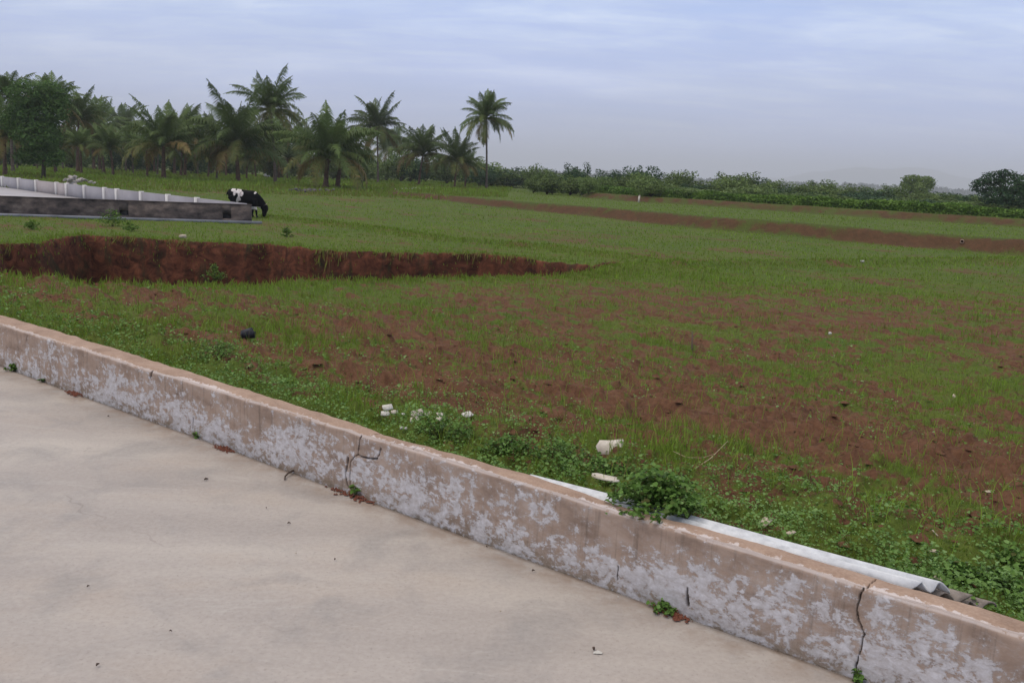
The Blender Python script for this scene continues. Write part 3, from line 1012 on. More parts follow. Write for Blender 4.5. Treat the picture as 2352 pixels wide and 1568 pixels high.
# scattered dry bits and clods of earth on the field
x, y, r = sample_sector(9000, 3.2, 22, 1.3)
s_, n_ = sn(x, y)
G_, pd_ = grassmask(x, y)
keep = (n_ > N0 + .5) & (rng.random(len(x)) < (1.0 - G_) * .6) & (pd_ < -.1)
x, y, r = x[keep], y[keep], r[keep]
z = height(x, y)
bc = at(2180, 815, -.75); xb = bc[0] + rng.normal(size=90) * .55; yb = bc[1] + rng.normal(size=90) * .3
x = np.concatenate([x, xb]); y = np.concatenate([y, yb]); z = np.concatenate([z, height(xb, yb)])
oct_ = np.array([(1, 0, 0), (.3, .95, 0), (-.8, .6, 0), (-.8, -.6, 0), (.3, -.95, 0), (0, 0, 1)])
n = len(x)
sz = (.012 + .035 * rng.random(n) ** 3)[:, None, None]
v = oct_[None] * sz * (.7 + .6 * rng.random((n, 6, 1))) + np.stack([x, y, z - .003], 1)[:, None, :]
v[:, 5, 2] -= (sz[:, 0, 0] * .35)
b = np.arange(n)[:, None, None] * 6
t_ = (b + np.array([[[0, 1, 5], [1, 2, 5], [2, 3, 5], [3, 4, 5], [4, 0, 5]]])).reshape(-1, 3)
me = mesh_data('earth_clods', v.reshape(-1, 3), t_, np.zeros((0, 4), int), {'green': np.zeros(n * 6), 'pit': np.zeros(n * 6)})
tag(link('earth_clods', me, M['ground']), 'crumbly clods of red brown earth lying on the bare patches', 'soil', kind='stuff')


# ------------------------------------------------------------------ palms
def frond(g, base, az, el, L, droop, lf, tint, rs):
    """a feather leaf: arched midrib and two combs of hanging leaflets"""
    n = 26
    tt = np.linspace(0, 1, n)
    e = el - droop * tt ** 1.35
    step = L / (n - 1)
    hx = np.concatenate([[0], np.cumsum(np.cos(e[:-1]) * step)]); hz_ = np.concatenate([[0], np.cumsum(np.sin(e[:-1]) * step)])
    ca, sa = math.cos(az), math.sin(az)
    twist = rs.normal() * .25
    P = np.stack([base[0] + hx * ca, base[1] + hx * sa, base[2] + hz_], 1)
    side = np.array([-sa, ca, 0.0])
    tube(g, P, .045 * (1 - tt * .8) * L / 4.5 + .01, 4, np.full(n * 4 + 2, min(tint + .12, 1)))
    T = np.gradient(P, axis=0); T /= np.linalg.norm(T, axis=1)[:, None]
    m_ = 52
    u = np.linspace(.10, .995, m_)
    Pu = np.stack([np.interp(u, tt, P[:, k]) for k in range(3)], 1)
    Tu = np.stack([np.interp(u, tt, T[:, k]) for k in range(3)], 1)
    ll = lf * (np.sin(np.clip(u * 1.02 + .05, 0, 1) * math.pi) ** .55 * .85 + .12)
    for sgn in (-1, 1):
        upv = np.cross(Tu, side * sgn) * sgn
        d1 = side * sgn * (.74 + .14 * rs.random((m_, 1))) + Tu * .70 + np.array([0, 0, 1]) * (.10 + twist * sgn) + rs.normal(size=(m_, 3)) * .13
        d1 /= np.linalg.norm(d1, axis=1)[:, None]
        d2 = d1 + np.array([0, 0, -1.15]); d2 /= np.linalg.norm(d2, axis=1)[:, None]
        w_ = (.036 + .016 * rs.random(m_))[:, None] * Tu * (L / 4.5)
        A = Pu; B_ = Pu + d1 * ll[:, None] * .45; C = B_ + d2 * ll[:, None] * (.45 + .35 * rs.random((m_, 1)))
        v = np.stack([A - w_, A + w_, B_ + w_ * .9, B_ - w_ * .9, C], 1).reshape(-1, 3)
        b = np.arange(m_)[:, None] * 5
        g.add(v, b + np.array([[3, 2, 4]]), b + np.array([[0, 1, 2, 3]]), np.repeat(np.clip(tint + rs.normal(size=m_) * .07, 0, 1), 5))


def palm_crown(seed, L, young=False, nf=30):
    rs = np.random.default_rng(seed)
    g = Geo()
    nf = int(nf * 1.2)
    for k in range(nf):
        u = (k + .5) / nf
        az = k * 2.39996 + rs.normal() * .2
        if young:
            el = math.radians(89 - 84 * u ** .9 + rs.normal() * 6)
            dr = math.radians(26 + 82 * u + rs.normal() * 16)
        else:
            el = math.radians(86 - 112 * u + rs.normal() * 8)
            dr = math.radians(32 + 58 * u + rs.normal() * 15)
        ti = .85 - .55 * u + rs.normal() * .07
        if u > .86 and rs.random() < .6:
            ti = .08
        l_ = L * (.72 + .36 * rs.random()) * (.78 if u < .12 else 1)
        b0 = (math.cos(az) * .12, math.sin(az) * .12, .25 - .35 * u)
        frond(g, b0, az, el, l_, dr, L * (.20 + .02 * rs.random()), float(np.clip(ti, 0, 1)), rs)
    return g


def palm(loc, trunk_h, L, seed, label, young=False, lean=(0, 0), rad=.17, nf=30, group='coconut palms of the grove', flare=1.0):
    root = empty('palm_tree', loc)
    tag(root, label, 'palm tree', group)
    n = 22
    u = np.linspace(0, 1, n)
    P = np.stack([lean[0] * u ** 1.6, lean[1] * u ** 1.6, -.2 + (trunk_h + .2) * u], 1)
    R = rad * (1 - .35 * u) * (1 + .55 * flare * np.exp(-u * 9)) * (1 + .05 * (np.arange(n) % 2))
    g = Geo(); tube(g, P, R, 9)
    geo_obj('trunk', g, M['trunkred' if young else 'trunk'], root, True)
    cr = geo_obj('crown', palm_crown(seed, L, young, nf), M['palm'], root)
    cr.location = (lean[0], lean[1], trunk_h)
    return root


def place(px, py_base):
    return hit(px, py_base)


# px base, base y, crown centre y, crown half width (px), young, seed, lean px, trunk thickness, label
PALMS = [
    (1117, 434, 272, 70, False, 1, -6, .16, 36, 'lone tall slender coconut palm at the right end of the grove'),
    (868, 421, 292, 74, False, 2, -4, .17, 32, 'tall palm with bare grey trunk, left of the lower palms near the right end'),
    (632, 418, 252, 92, False, 3, -10, .20, 36, 'tallest coconut palm, its crown rising above all others in the grove'),
    (547, 417, 322, 118, True, 4, -4, .30, 32, 'wide young palm with dark trunk, just left of the tallest palm'),
    (376, 411, 320, 98, True, 5, 2, .30, 30, 'young palm with thick reddish trunk, its upright fronds standing against the sky'),
    (425, 405, 305, 74, True, 6, 4, .24, 28, 'narrower palm close to the right of the thick reddish trunk'),
    (230, 392, 285, 72, True, 7, -4, .24, 28, 'slim palm with spiky upright top, right of the leafy broad tree'),
    (748, 431, 345, 112, True, 8, 4, .34, 34, 'big bushy palm nearest the field, standing beside a second short trunk'),
    (775, 430, 352, 84, True, 9, 10, .30, 26, 'second short thick trunk touching the big bushy palm on its right side'),
    (962, 426, 345, 74, True, 10, 8, .20, 30, 'short palm with leaning reddish trunk, left of the twin palms'),
    (1044, 431, 362, 62, True, 11, 4, .17, 28, 'short palm just left of the lone tall slender palm'),
    (1068, 429, 375, 44, True, 12, 4, .14, 22, 'smallest drooping palm between two trunks beside the lone tall palm'),
    (885, 408, 335, 66, True, 13, 10, .20, 26, 'half hidden palm directly behind the bare grey trunk'),
    (640, 410, 340, 88, True, 14, 0, .24, 30, 'olive tinted palm with low drooping fronds beneath the tallest palm'),
    (30, 396, 224, 72, False, 15, 2, .18, 30, 'tall palm at the left frame edge above the leafy broad tree'),
    (128, 396, 236, 76, False, 16, 0, .18, 32, 'tall palm whose spiky fronds show behind the leafy broad tree top'),
    (285, 385, 290, 62, True, 17, 0, .20, 28, 'rounded palm behind the gap right of the spiky topped palm'),
    (12, 402, 300, 90, True, 18, 4, .24, 28, 'low palm with arching pale frond at the left frame edge'),
    (490, 396, 318, 70, True, 19, 0, .20, 26, 'shaded palm behind, left of the wide young palm'),
    (700, 405, 335, 62, True, 20, 0, .18, 26, 'shaded palm filling the gap left of the big bushy palm'),
    (180, 397, 265, 66, True, 21, 6, .22, 28, 'palm with long fronds arching out right of the leafy broad tree'),
]
palm_spots = []
for px, pb, pc, hw, yg, sd_, ln, rd, nf, lb in PALMS:
    p = place(px, pb); d = p[1]
    palm_spots.append(p)
    ztop = at_depth(px, pc, d)[2]
    L = hw / F * d / (.86 if not yg else .80)
    th_ = max(ztop - p[2], .6)
    if yg:
        th_ = max(th_ - L * .12, .6)
    palm(p, th_, L, 100 + sd_, lb, yg, lean=(ln / F * d, 0), rad=rd * (.9 if not yg else .82), nf=nf)
# crowded rear rows
rear = [palm((0, 0, 0), 5.2, 4.6, 201, 'x', True, rad=.2, nf=24, group='palms crowding the rear of the grove'),
        palm((0, 0, 0), 6.6, 4.3, 202, 'x', False, lean=(.5, 0), rad=.18, nf=24, group='palms crowding the rear of the grove'),
        palm((0, 0, 0), 4.2, 4.8, 203, 'x', True, lean=(-.3, 0), rad=.22, nf=24, group='palms crowding the rear of the grove')]
used = [0, 0, 0]
skyl = [(-60, 262), (60, 260), (170, 270), (250, 262), (330, 262), (420, 275), (500, 285), (600, 300), (700, 320), (800, 335), (900, 352), (1000, 372), (1080, 388)]
cnt = 0
for row, (dd, nrow) in enumerate(((108, 15), (122, 17), (142, 18), (170, 18))):
    for k in range(nrow):
        px = -50 + (k + .5 + random.uniform(-.3, .3)) * (1090 / nrow)
        yt = np.interp(px, [a for a, b in skyl], [b for a, b in skyl]) + random.uniform(0, 34) + (10 if row < 2 else 0)
        q0 = at_depth(px, hor(px) + 10, dd)
        zg = hz(q0[0], q0[1])
        top = at_depth(px, yt, dd)[2] - zg
        ki = random.randrange(3)
        full = (5.2 + 4.0, 6.6 + 3.6, 4.2 + 4.2)[ki]
        s_ = max(.62, min(1.35, top / full))
        if top / full < .55: continue
        zone = ['behind the leafy broad tree at the left', 'near the spiky topped palm', 'behind the wide young palm', 'below and behind the tallest palm', 'behind the big bushy palm',
                'behind the leaning reddish trunk'][min(5, int(np.digitize(px, [200, 400, 560, 690, 850])))]
        lb = ['dark half hidden second line palm, ', 'dim palm inside the grove, ', 'palm far back in the grove, ', 'farthest faint palm crown of the grove, '][row] + zone
        if not used[ki]:
            o = rear[ki]; used[ki] = 1
            o.location = (q0[0], q0[1], zg); o.scale = (s_,) * 3; o['label'] = lb
        else:
            o = copy_tree(rear[ki], (q0[0], q0[1], zg), random.uniform(0, 6.28), s_, lb)
        cnt += 1


# ------------------------------------------------------------------ leafy trees and shrubs
def crown_leaves(g, rs, lobes, nleaf, size, shell=.55):
    """lobes: (centre, radii); leaves thrown into each lobe, denser near its skin"""
    vol = np.array([r[0] * r[1] * r[2] for c, r in lobes]) ** .75
    cnts = (vol / vol.sum() * nleaf).astype(int)
    for (c, r_), n in zip(lobes, cnts):
        if n < 4: continue
        d = rs.normal(size=(n, 3)); d /= np.linalg.norm(d, axis=1)[:, None]
        rad = (shell + (1.08 - shell) * rs.random(n) ** .7)
        bump_ = 1 + .34 * np.sin(d[:, 0] * 5 + c[0] * 3) * np.sin(d[:, 1] * 6 + c[2] * 4) * np.cos(d[:, 2] * 5)
        P = np.array(c) + d * np.array(r_) * (rad * bump_)[:, None]
        P = P[P[:, 2] > .05]; dd_ = d[:len(P)]
        n = len(P)
        N_ = d[:n] * .6 + rs.normal(size=(n, 3)) * .6 + np.array([0, 0, .4]); N_ /= np.linalg.norm(N_, axis=1)[:, None]
        a = np.cross(N_, rs.normal(size=(n, 3))); a /= np.linalg.norm(a, axis=1)[:, None]
        b_ = np.cross(N_, a)
        sz = size * (.6 + .8 * rs.random(n))[:, None]
        v = np.stack([P - a * sz, P + b_ * sz * .55, P + a * sz, P - b_ * sz * .55], 1).reshape(-1, 3)
        ti = np.clip(.5 + rs.normal() * .16 + rs.normal(size=n) * .17, 0, 1)
        g.add(v, None, (np.arange(n)[:, None] * 4 + np.array([[0, 1, 2, 3]])), np.repeat(ti, 4))


def rnd_lobes(rs, w, h, z0, n, zr=.3):
    L = []
    for k in range(n):
        a = rs.random() * 6.283; q_ = rs.random() ** .6
        x = math.cos(a) * q_ * w * .38; y = math.sin(a) * q_ * w * .38
        zc = z0 + (h - z0) * (.25 + .60 * rs.random() * (1 - .45 * q_))
        s_ = (.14 + .13 * rs.random()) if k % 3 else .07 + .05 * rs.random()
        if not k % 3:
            zc = z0 + (h - z0) * rs.uniform(.7, 1.02); x *= 1.1; y *= 1.1
        L.append(((x, y, zc), (w * s_ * 1.15, w * s_ * 1.15, (h - z0) * (s_ + .03))))
    return L


def shrub(name, w, h, seed, nleaf, size, mt, label, cat, group=None, z0=.05, nl=16, trunk=True, loc=(0, 0, 0), lobes=None, tr=.08, rz=0):
    rs = np.random.default_rng(seed)
    root = empty(name, loc, rz)
    tag(root, label, cat, group)
    L = lobes or rnd_lobes(rs, w, h, z0, nl)
    g = Geo(); crown_leaves(g, rs, L, nleaf, size)
    geo_obj('crown', g, mt, root)
    g = Geo()
    if trunk:
        tube(g, [(0, 0, -.15), (.02 * w, 0, h * .2), (-.01 * w, .02 * w, h * .45)], [tr * 1.3, tr, tr * .75], 7)
    for c, r_ in L[:9]:
        b0 = (0, 0, h * (.12 if not trunk else .38)); mid = ((b0[0] + c[0]) / 2, (b0[1] + c[1]) / 2, (b0[2] + c[2]) / 2 + .05 * h)
        tube(g, [(0, 0, -.05) if not trunk else b0, mid, c], [tr * .6, tr * .4, tr * .15], 5)
    geo_obj('trunk', g, M['bark'], root, True)
    return root


# leafy tree at the far left, in front of the palms
p = place(100, 409); d = p[1]; k_ = d / F
lob = []
for lx, ly, rx, rz_ in ((70, 215, 42, 26), (110, 225, 42, 28), (40, 250, 34, 28), (75, 265, 50, 34), (125, 262, 34, 30), (60, 305, 36, 28), (100, 310, 42, 30), (128, 318, 26, 24), (85, 345, 36, 24), (112, 358, 34, 22), (60, 358, 26, 18), (100, 200, 26, 14), (20, 280, 22, 22)):
    q_ = at_depth(lx, ly, d)
    lob.append(((q_[0] - p[0], random.uniform(-1, 1), q_[2] - p[2]), (rx * k_, rx * k_ * .9, rz_ * k_)))
shrub('broadleaf_tree', 5, 9, 301, 15000, .13, M['midtree'], 'dense leafy broad tree with dark green crown in front of the palms at the left', 'tree', loc=p, lobes=lob, tr=.16)

# dark tree at the right edge
p = at_depth(2305, 490, 84); p[2] = hz(p[0], p[1]); k_ = 84 / F
lob = []
for lx, ly, rx, rz_ in ((2290, 410, 26, 16), (2265, 428, 26, 16), (2320, 425, 34, 22), (2350, 418, 22, 18), (2285, 450, 36, 20), (2330, 455, 38, 24), (2365, 440, 26, 26), (2300, 398, 14, 9), (2250, 418, 13, 8), (2280, 472, 26, 12), (2340, 480, 30, 12), (2385, 430, 26, 28), (2400, 460, 26, 24), (2328, 402, 12, 8)):
    q_ = at_depth(lx, ly, 84)
    lob.append(((q_[0] - p[0], random.uniform(-.8, .8), q_[2] - p[2]), (rx * k_, rx * k_, rz_ * k_)))
shrub('broadleaf_tree', 5, 4, 302, 11000, .11, M['bushdark'], 'dark spreading tree standing above the hedge at the right edge', 'tree', loc=p, lobes=lob, tr=.14)

# pale round tree farther off
p = at_depth(2107, 460, 150); p[2] = .2; k_ = 150 / F
lob = []
for lx, ly, rx, rz_ in ((2100, 412, 20, 10), (2125, 416, 20, 10), (2090, 425, 18, 10), (2112, 430, 26, 12), (2135, 424, 12, 8), (2110, 443, 20, 9)):
    q_ = at_depth(lx, ly, 150)
    lob.append(((q_[0] - p[0], random.uniform(-.8, .8), q_[2] - p[2]), (rx * k_, rx * k_, rz_ * k_)))
shrub('broadleaf_tree', 5, 6, 303, 6000, .15, M['bush'], 'grey green round tree alone above the scrub, against the blue far wood', 'tree', loc=p, lobes=lob, tr=.16)

# scrub: six bush shapes copied over rows behind the terraces
SC = 'scrub bushes beyond the terraces'
tmpl = [shrub('bush', 3.4, 2.4, 310 + k, 3000, .095, M['bushdark'] if k in (1, 4) else M['bush'], 'x', 'bush', SC, nl=20 + k, trunk=False, tr=.05) for k in range(6)]
first = [True] * 6
top_l = [(1100, 372), (1130, 376), (1180, 386), (1196, 380), (1212, 386), (1290, 396), (1330, 390), (1380, 394), (1430, 390), (1480, 386), (1520, 394), (1560, 404), (1600, 412), (1640, 404), (1680, 399), (1730, 408), (1800, 419), (1870, 420), (1950, 428), (2050, 434), (2150, 438), (2250, 448), (2352, 452), (2500, 458)]
rowsd = [  # depth, x range, share of the way from hedge foot to skyline, count, label
    (104, 1090, 2420, 1.0, 24, ('grey green bush on the scrub skyline', 'dark bush on the scrub skyline')),
    (94, 1090, 2420, .80, 22, ('grey green bush in the middle of the scrub', 'dark bush in the middle of the scrub')),
    (84, 1460, 2420, .50, 22, ('low grey green bush behind the hedge', 'low dark bush behind the hedge')),
]
for dd, xa, xb, share, num, lbs in rowsd:
    for k in range(num):
        px = xa + (k + .5 + random.uniform(-.35, .35)) * (xb - xa) / num
        dd2 = dd + random.uniform(-3, 3)
        if px < 1190: dd2 = 138 + random.uniform(-4, 4)
        if px < 1430: dd2 += 4
        yt = np.interp(px, [a for a, b in top_l], [b for a, b in top_l])
        q0 = at_depth(px, 460, dd2); zg = hz(q0[0], q0[1])
        ztop = at_depth(px, yt, dd2)[2]
        hgt_ = (ztop - zg) * share * random.uniform(.80, 1.2)
        hgt_ = max(hgt_, .8)
        ki = random.randrange(6)
        wid_ = random.uniform(.95, 1.5) * (1.6 if px < 1190 else 1)
        lb = (lbs[1] if ki in (1, 4) else lbs[0]) + ', ' + ['just right of the lone tall palm', 'left of the marker post', 'right of the marker post', 'between marker post and round tree', 'left of the round tree', 'below the round tree', 'beside the dark spreading tree'][int(np.digitize(px, [1240, 1470, 1640, 1850, 2050, 2180]))]
        s3 = (wid_, wid_, hgt_ / 2.35)
        if first[ki]:
            o = tmpl[ki]; first[ki] = False; o.location = (q0[0], q0[1], zg); o.scale = s3; o['label'] = lb
        else:
            copy_tree(tmpl[ki], (q0[0], q0[1], zg), random.uniform(0, 6.28), s3, lb)
# front scrub at terrace foot, between the lone palm and the hedge
for px, py, w_, h_ in ((1180, 430, 40, 30), (1225, 444, 46, 34), (1268, 447, 40, 26), (1310, 447, 44, 28), (1352, 444, 44, 34), (1392, 443, 46, 34), (1420, 441, 40, 30), (1250, 436, 50, 44), (1320, 436, 52, 46)):
    p = hit(px, py); ki = random.randrange(6); d = p[1]
    lb = ('dark dense' if ki in (1, 4) else 'grey green') + ' bush at the terrace foot between lone palm and hedge'
    copy_tree(tmpl[ki], p, random.uniform(0, 6.28), (w_ / F * d / 2.9, w_ / F * d / 2.9, h_ / F * d / 2.3), lb)

# understorey closing the back of the grove
for k in range(46):
    px = -40 + (k + random.random()) * 1180 / 46; dd2 = random.choice((150, 165, 185)); ki = random.randrange(6)
    q0 = at_depth(px, 400, dd2); zg = hz(q0[0], q0[1])
    zn = ['behind the leafy broad tree', 'near the spiky topped palm', 'behind the wide young palm', 'behind the tallest palm', 'behind the big bushy palm', 'near the leaning reddish trunk', 'left of the lone palm'][int(np.digitize(px, [200, 400, 560, 690, 850, 1000]))]
    copy_tree(tmpl[ki], (q0[0], q0[1], zg), random.uniform(0, 6.28), (1.9, 1.9, random.uniform(1.3, 2.2)), ('dark' if ki in (1, 4) else 'grey green') + ' bush deep at the back of the grove, ' + zn)['group'] = 'bushes at the back of the grove'

# bright creeper hedge on the upper bank
HL = np.array([tuple(hit(a, b)[:2]) for a, b in ((1345, 447), (1450, 451), (1560, 457), (1724, 466), (1850, 474), (1987, 482), (2170, 493), (2330, 503))])
HL = np.concatenate([HL, HL[-1:] + (HL[-1:] - HL[-2:-1]) * 1.5])
HL = HL * 1.03
seg_ = np.linalg.norm(np.diff(HL, axis=0), axis=1); cs = np.concatenate([[0], np.cumsum(seg_)])
n = 34000
u = rng.random(n) * cs[-1]
hx_ = np.interp(u, cs, HL[:, 0]); hy_ = np.interp(u, cs, HL[:, 1])
a_ = rng.random(n) * math.pi; lump = .6 + .65 * fbm(u * .55, u * 0, 4, 95)
rad = (.5 + .6 * rng.random(n) ** .5)
ox = np.cos(a_) * .75 * rad; oz = np.sin(a_) * .62 * rad * lump
dirx, diry = HL[-1] - HL[0]; ln_ = math.hypot(dirx, diry)
hx_ = hx_ - diry / ln_ * ox; hy_ = hy_ + dirx / ln_ * ox
hzg = height(hx_, hy_, False)
v, t_, q, ti = leaves(hx_, hy_, hzg + oz + .02, .10 + .10 * rng.random(n), np.clip(.5 + (fbm(u * .8, oz * 3, 3, 96) - .5) * 1.3 + rng.normal(size=n) * .16, 0, 1), .8)
me = mesh_data('hedge', v, t_, q, {'tint': ti})
tag(link('hedge', me, M['hedge']), 'long low bright green creeper hedge on top of the upper bank', 'hedge')

# far wood fading into the haze
g = Geo(); rs = np.random.default_rng(401)
for k in range(330):
    px = random.uniform(1250, 2700); dd = random.uniform(1900, 2200)
    q0 = at_depth(px, hor(px), dd)
    h_ = np.interp(px, [1250, 1360, 1400, 1600, 1780, 1950, 2100, 2250, 2400, 2700], [15, 16, 21, 14, 14, 18, 18, 16, 14, 12]) * random.uniform(.75, 1.15)
    crown_leaves(g, rs, [((q0[0], q0[1], h_ * .5), (random.uniform(7, 12), 8, h_ * .52)), ((q0[0] + random.uniform(-3, 3), q0[1], h_ * .85), (random.uniform(2, 4), 3, h_ * .22))], 110, 2.0)
tag(geo_obj('far_wood', g, M['farwood']), 'blue hazy band of distant woodland behind the scrub', 'woodland', kind='stuff')

# far hills
for nm, pts, dd in (('hills', [(1500, 440), (1640, 408), (1720, 392), (1800, 388), (1860, 372), (1940, 352), (2000, 344), (2070, 345), (2140, 352), (2210, 372), (2280, 388), (2352, 395), (2500, 402), (2700, 430)], 8300),):
    xs_ = np.arange(1500, 2701, 12.0)
    ys_ = np.interp(xs_, [a for a, b in pts], [b for a, b in pts]) + (fbm(xs_ / 60, xs_ * 0, 4, 97) - .5) * 12
    V = []
    for a, b in zip(xs_, ys_):
        c0 = at_depth(a, b, dd)
        hgt_ = max(c0[2] * .60, 2)
        for k_, (off, fr) in enumerate(((-1500, 0), (-900, .3), (-450, .68), (0, 1.0), (900, .5), (1800, 0))):
            V.append((c0[0] * (1 + off / dd), dd + off, hgt_ * fr * (.9 + .2 * float(vn(a / 40, k_ * 1.7, 98))) - 3))
    V = np.array(V); nx_ = len(xs_)
    q = np.array([(i * 6 + j, (i + 1) * 6 + j, (i + 1) * 6 + j + 1, i * 6 + j + 1) for i in range(nx_ - 1) for j in range(5)])
    tag(link('hills', mesh_data('hills', V, np.zeros((0, 3), int), q, None, True), M['hill']), kind='structure')

# ------------------------------------------------------------------ walled cement yard on the left
ZT = -.09
A_ = at(577, 470, ZT)[:2]; B_ = at(0, 450, ZT)[:2]
dv = (B_ - A_); Ld = np.linalg.norm(dv); dv /= Ld
nv_ = np.array([-dv[1], dv[0]]);
if nv_[1] < 0: nv_ = -nv_            # pointing away from the viewer
Lw = Ld + 14


def along(px, py, z):
    d = ray(px, py)
    # intersect vertical plane of the wall
    k = (A_ @ nv_) / (d[:2] @ nv_)
    p = np.array([0, 0, EYE]) + d * k
    return (p[:2] - A_) @ dv, p[2]


root = empty('yard_wall', (A_[0], A_[1], -1.0))
tag(root, 'long low dark mouldy cement wall with two square holes, left of the cow', 'wall')
th_ = .25


def wbox(g, a0, a1, z0, z1, n0, n1, tint=.5):
    c = A_ + dv * (a0 + a1) / 2 + nv_ * (n0 + n1) / 2
    box(g, (c[0] - A_[0], c[1] - A_[1], (z0 + z1) / 2 + 1.0), a1 - a0, n1 - n0, z1 - z0, (*dv, 0), (*nv_, 0))


g = Geo()
holes = [(along(511, 503, 0)[0], along(531, 490, 0)[0]), (along(274, 496, 0)[0], along(295, 485, 0)[0])]
hz0, hz1 = along(521, 502, 0)[1], along(521, 491, 0)[1]
ledge_z = along(400, 502, 0)[1]
holes = [tuple(sorted(h)) for h in holes]
wbox(g, 0, Lw, -1.4, ZT - .03, th_ * .8, th_)            # rear skin
cur = 0
for a0, a1 in holes:
    wbox(g, cur, a0, -1.4, ZT - .03, 0, th_ * .8)
    wbox(g, a0, a1, -1.4, hz0, 0, th_ * .8); wbox(g, a0, a1, hz1, ZT - .03, 0, th_ * .8)
    cur = a1
wbox(g, cur, Lw, -1.4, ZT - .03, 0, th_ * .8)
geo_obj('wall_face', g, M['dirtywall'], root)
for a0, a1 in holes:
    g = Geo(); wbox(g, a0, a1, hz0, hz1, th_ * .78, th_ * .798); geo_obj('hole_shade_plate', g, M['darkstone'], root)  # dark plate at the back of each hole, standing in for its shade
g = Geo(); wbox(g, -.02, Lw, ZT - .03, ZT, -.02, th_ + .02); geo_obj('coping', g, M['dirtywall'], root)
g = Geo(); wbox(g, -.45, Lw, ledge_z - .10, ledge_z, -.32, -.003); geo_obj('ledge', g, M['ledge'], root)
g = Geo(); wbox(g, -.40, Lw, -1.5, ledge_z - .10, -.28, -.003); geo_obj('footing', g, M['dirtywall'], root)

# far white boundary wall with posts
C0 = at(560, 468, ZT)[:2] + nv_ * .4
C1 = at(7, 406, ZT)[:2]
wv_ = C1 - C0; Lb = np.linalg.norm(wv_); wv_ /= Lb
wn_ = np.array([-wv_[1], wv_[0]])
if wn_ @ np.array([0, 1]) < 0: wn_ = -wn_
posts = [20, 140, 270, 420, 495, 628, 775, 867, 1047, 1245, 1460]
ppx = [a * .34 * .9074 for a in posts]


def on_bwall(px):
    d = ray(px, 440)[:2]
    # C0 + t wv = k d
    Mx = np.array([[wv_[0], -d[0]], [wv_[1], -d[1]]])
    tt, k = np.linalg.solve(Mx, -C0)
    return tt


ts = sorted([on_bwall(a) for a in ppx])
root = empty('boundary_wall', (C0[0], C0[1], -1.0))
tag(root, 'long grey panelled boundary wall with narrow white posts behind the dark yard wall', 'wall')


def bbox_(name, a0, a1, z0, z1, n0, n1, m_):
    g = Geo(); c = C0 + wv_ * (a0 + a1) / 2 + wn_ * (n0 + n1) / 2
    box(g, (c[0] - C0[0], c[1] - C0[1], (z0 + z1) / 2 + 1), a1 - a0, n1 - n0, z1 - z0, (*wv_, 0), (*wn_, 0))
    return geo_obj(name, g, m_, root)


gap = ts[-1] - ts[-2]
ts = ts + [ts[-1] + gap * k for k in range(1, 5)]
prev = 0.0
for k, a in enumerate(ts):
    bbox_('panel', prev + .001, a - .105, -1.2, ZT, 0, .12, M['panelpink'] if k in (8, 7) else M['panel'])
    bbox_('post', a - .1, a + .1, -1.2, ZT + .04, -.07, .14, M['post'])
    prev = a + .105
# pale cement floor of the yard
g = Geo()
Pn = [A_ + nv_ * .3, A_ + dv * Lw + nv_ * .3, C0 + wv_ * (ts[-1]) - wn_ * .1, C0 + wn_ * -.1]
zf = -.86
v = [(p_[0], p_[1], zf) for p_ in Pn] + [(p_[0], p_[1], zf - .5) for p_ in Pn]
g.add(v, None, [(0, 1, 2, 3), (0, 4, 5, 1), (1, 5, 6, 2), (2, 6, 7, 3), (3, 7, 4, 0)])
tag(geo_obj('yard_floor', g, M['yard']), kind='structure')


# ------------------------------------------------------------------ stones
def rock_mesh(name, seed, mt, flat=.65, sub=2):
    import bmesh
    bm = bmesh.new()
    bmesh.ops.create_icosphere(bm, subdivisions=sub, radius=.5)
    rs = np.random.default_rng(seed)
    pl_ = [(Vector(rs.normal(size=3)).normalized(), .28 + .16 * rs.random()) for _ in range(9)]
    for v in bm.verts:
        for n_, d_ in pl_:
            k = v.co.dot(n_)
            if k > d_: v.co -= n_ * (k - d_)
        v.co *= 1 + rs.normal() * .02
        v.co.z *= flat
    me = bpy.data.meshes.new(name); bm.to_mesh(me); bm.free()
    me.materials.append(mt)
    return me


def rocks(meshes, name, spots, label, cat, group):
    for (x, y, z, s_) in spots:
        o = link(name, random.choice(meshes), None)
        o.location = (x, y, z); o.rotation_euler = (random.uniform(-.4, .4), random.uniform(-.4, .4), random.uniform(0, 6.28))
        o.scale = (s_ * random.uniform(.8, 1.3), s_ * random.uniform(.8, 1.2), s_ * random.uniform(.7, 1.1))
        tag(o, label, cat, group)


rm = [rock_mesh('pale_rubble', 500 + k, M['palestone']) for k in range(3)]
dm = [rock_mesh('dark_rubble', 510 + k, M['darkstone']) for k in range(3)]
d_ = 66
sp_ = []
for k in range(34):
    px = 172 + random.gauss(0, 22); q0 = at_depth(px, 420, d_ + random.uniform(-1.2, 1.2))
    hh0 = 1.0 * math.exp(-((px - 168) / 26) ** 2)
    zg = hz(q0[0], q0[1])
    sp_.append((q0[0], q0[1], zg + random.random() * hh0, random.uniform(.3, .62)))
for px, py, s_ in ((165, 407, .5), (185, 410, .55), (150, 411, .4), (196, 412, .45), (208, 416, .4), (172, 404, .35), (159, 412, .5), (178, 413, .5), (216, 419, .3)):
    q0 = at_depth(px, py, d_); sp_.append((q0[0], q0[1], q0[2] - s_ * .15, s_))
rocks(rm, 'rubble_lump', sp_, 'pale broken lump in the rubble heap behind the boundary wall', 'rubble', 'rubble heap behind the boundary wall')
sp_ = []
for k in range(20):
    px = random.uniform(662, 700) if k < 8 else random.uniform(700, 772); p = hit(px, random.uniform(438, 443))
    sp_.append((p[0], p[1], p[2] + .08, random.uniform(.35, .75)))
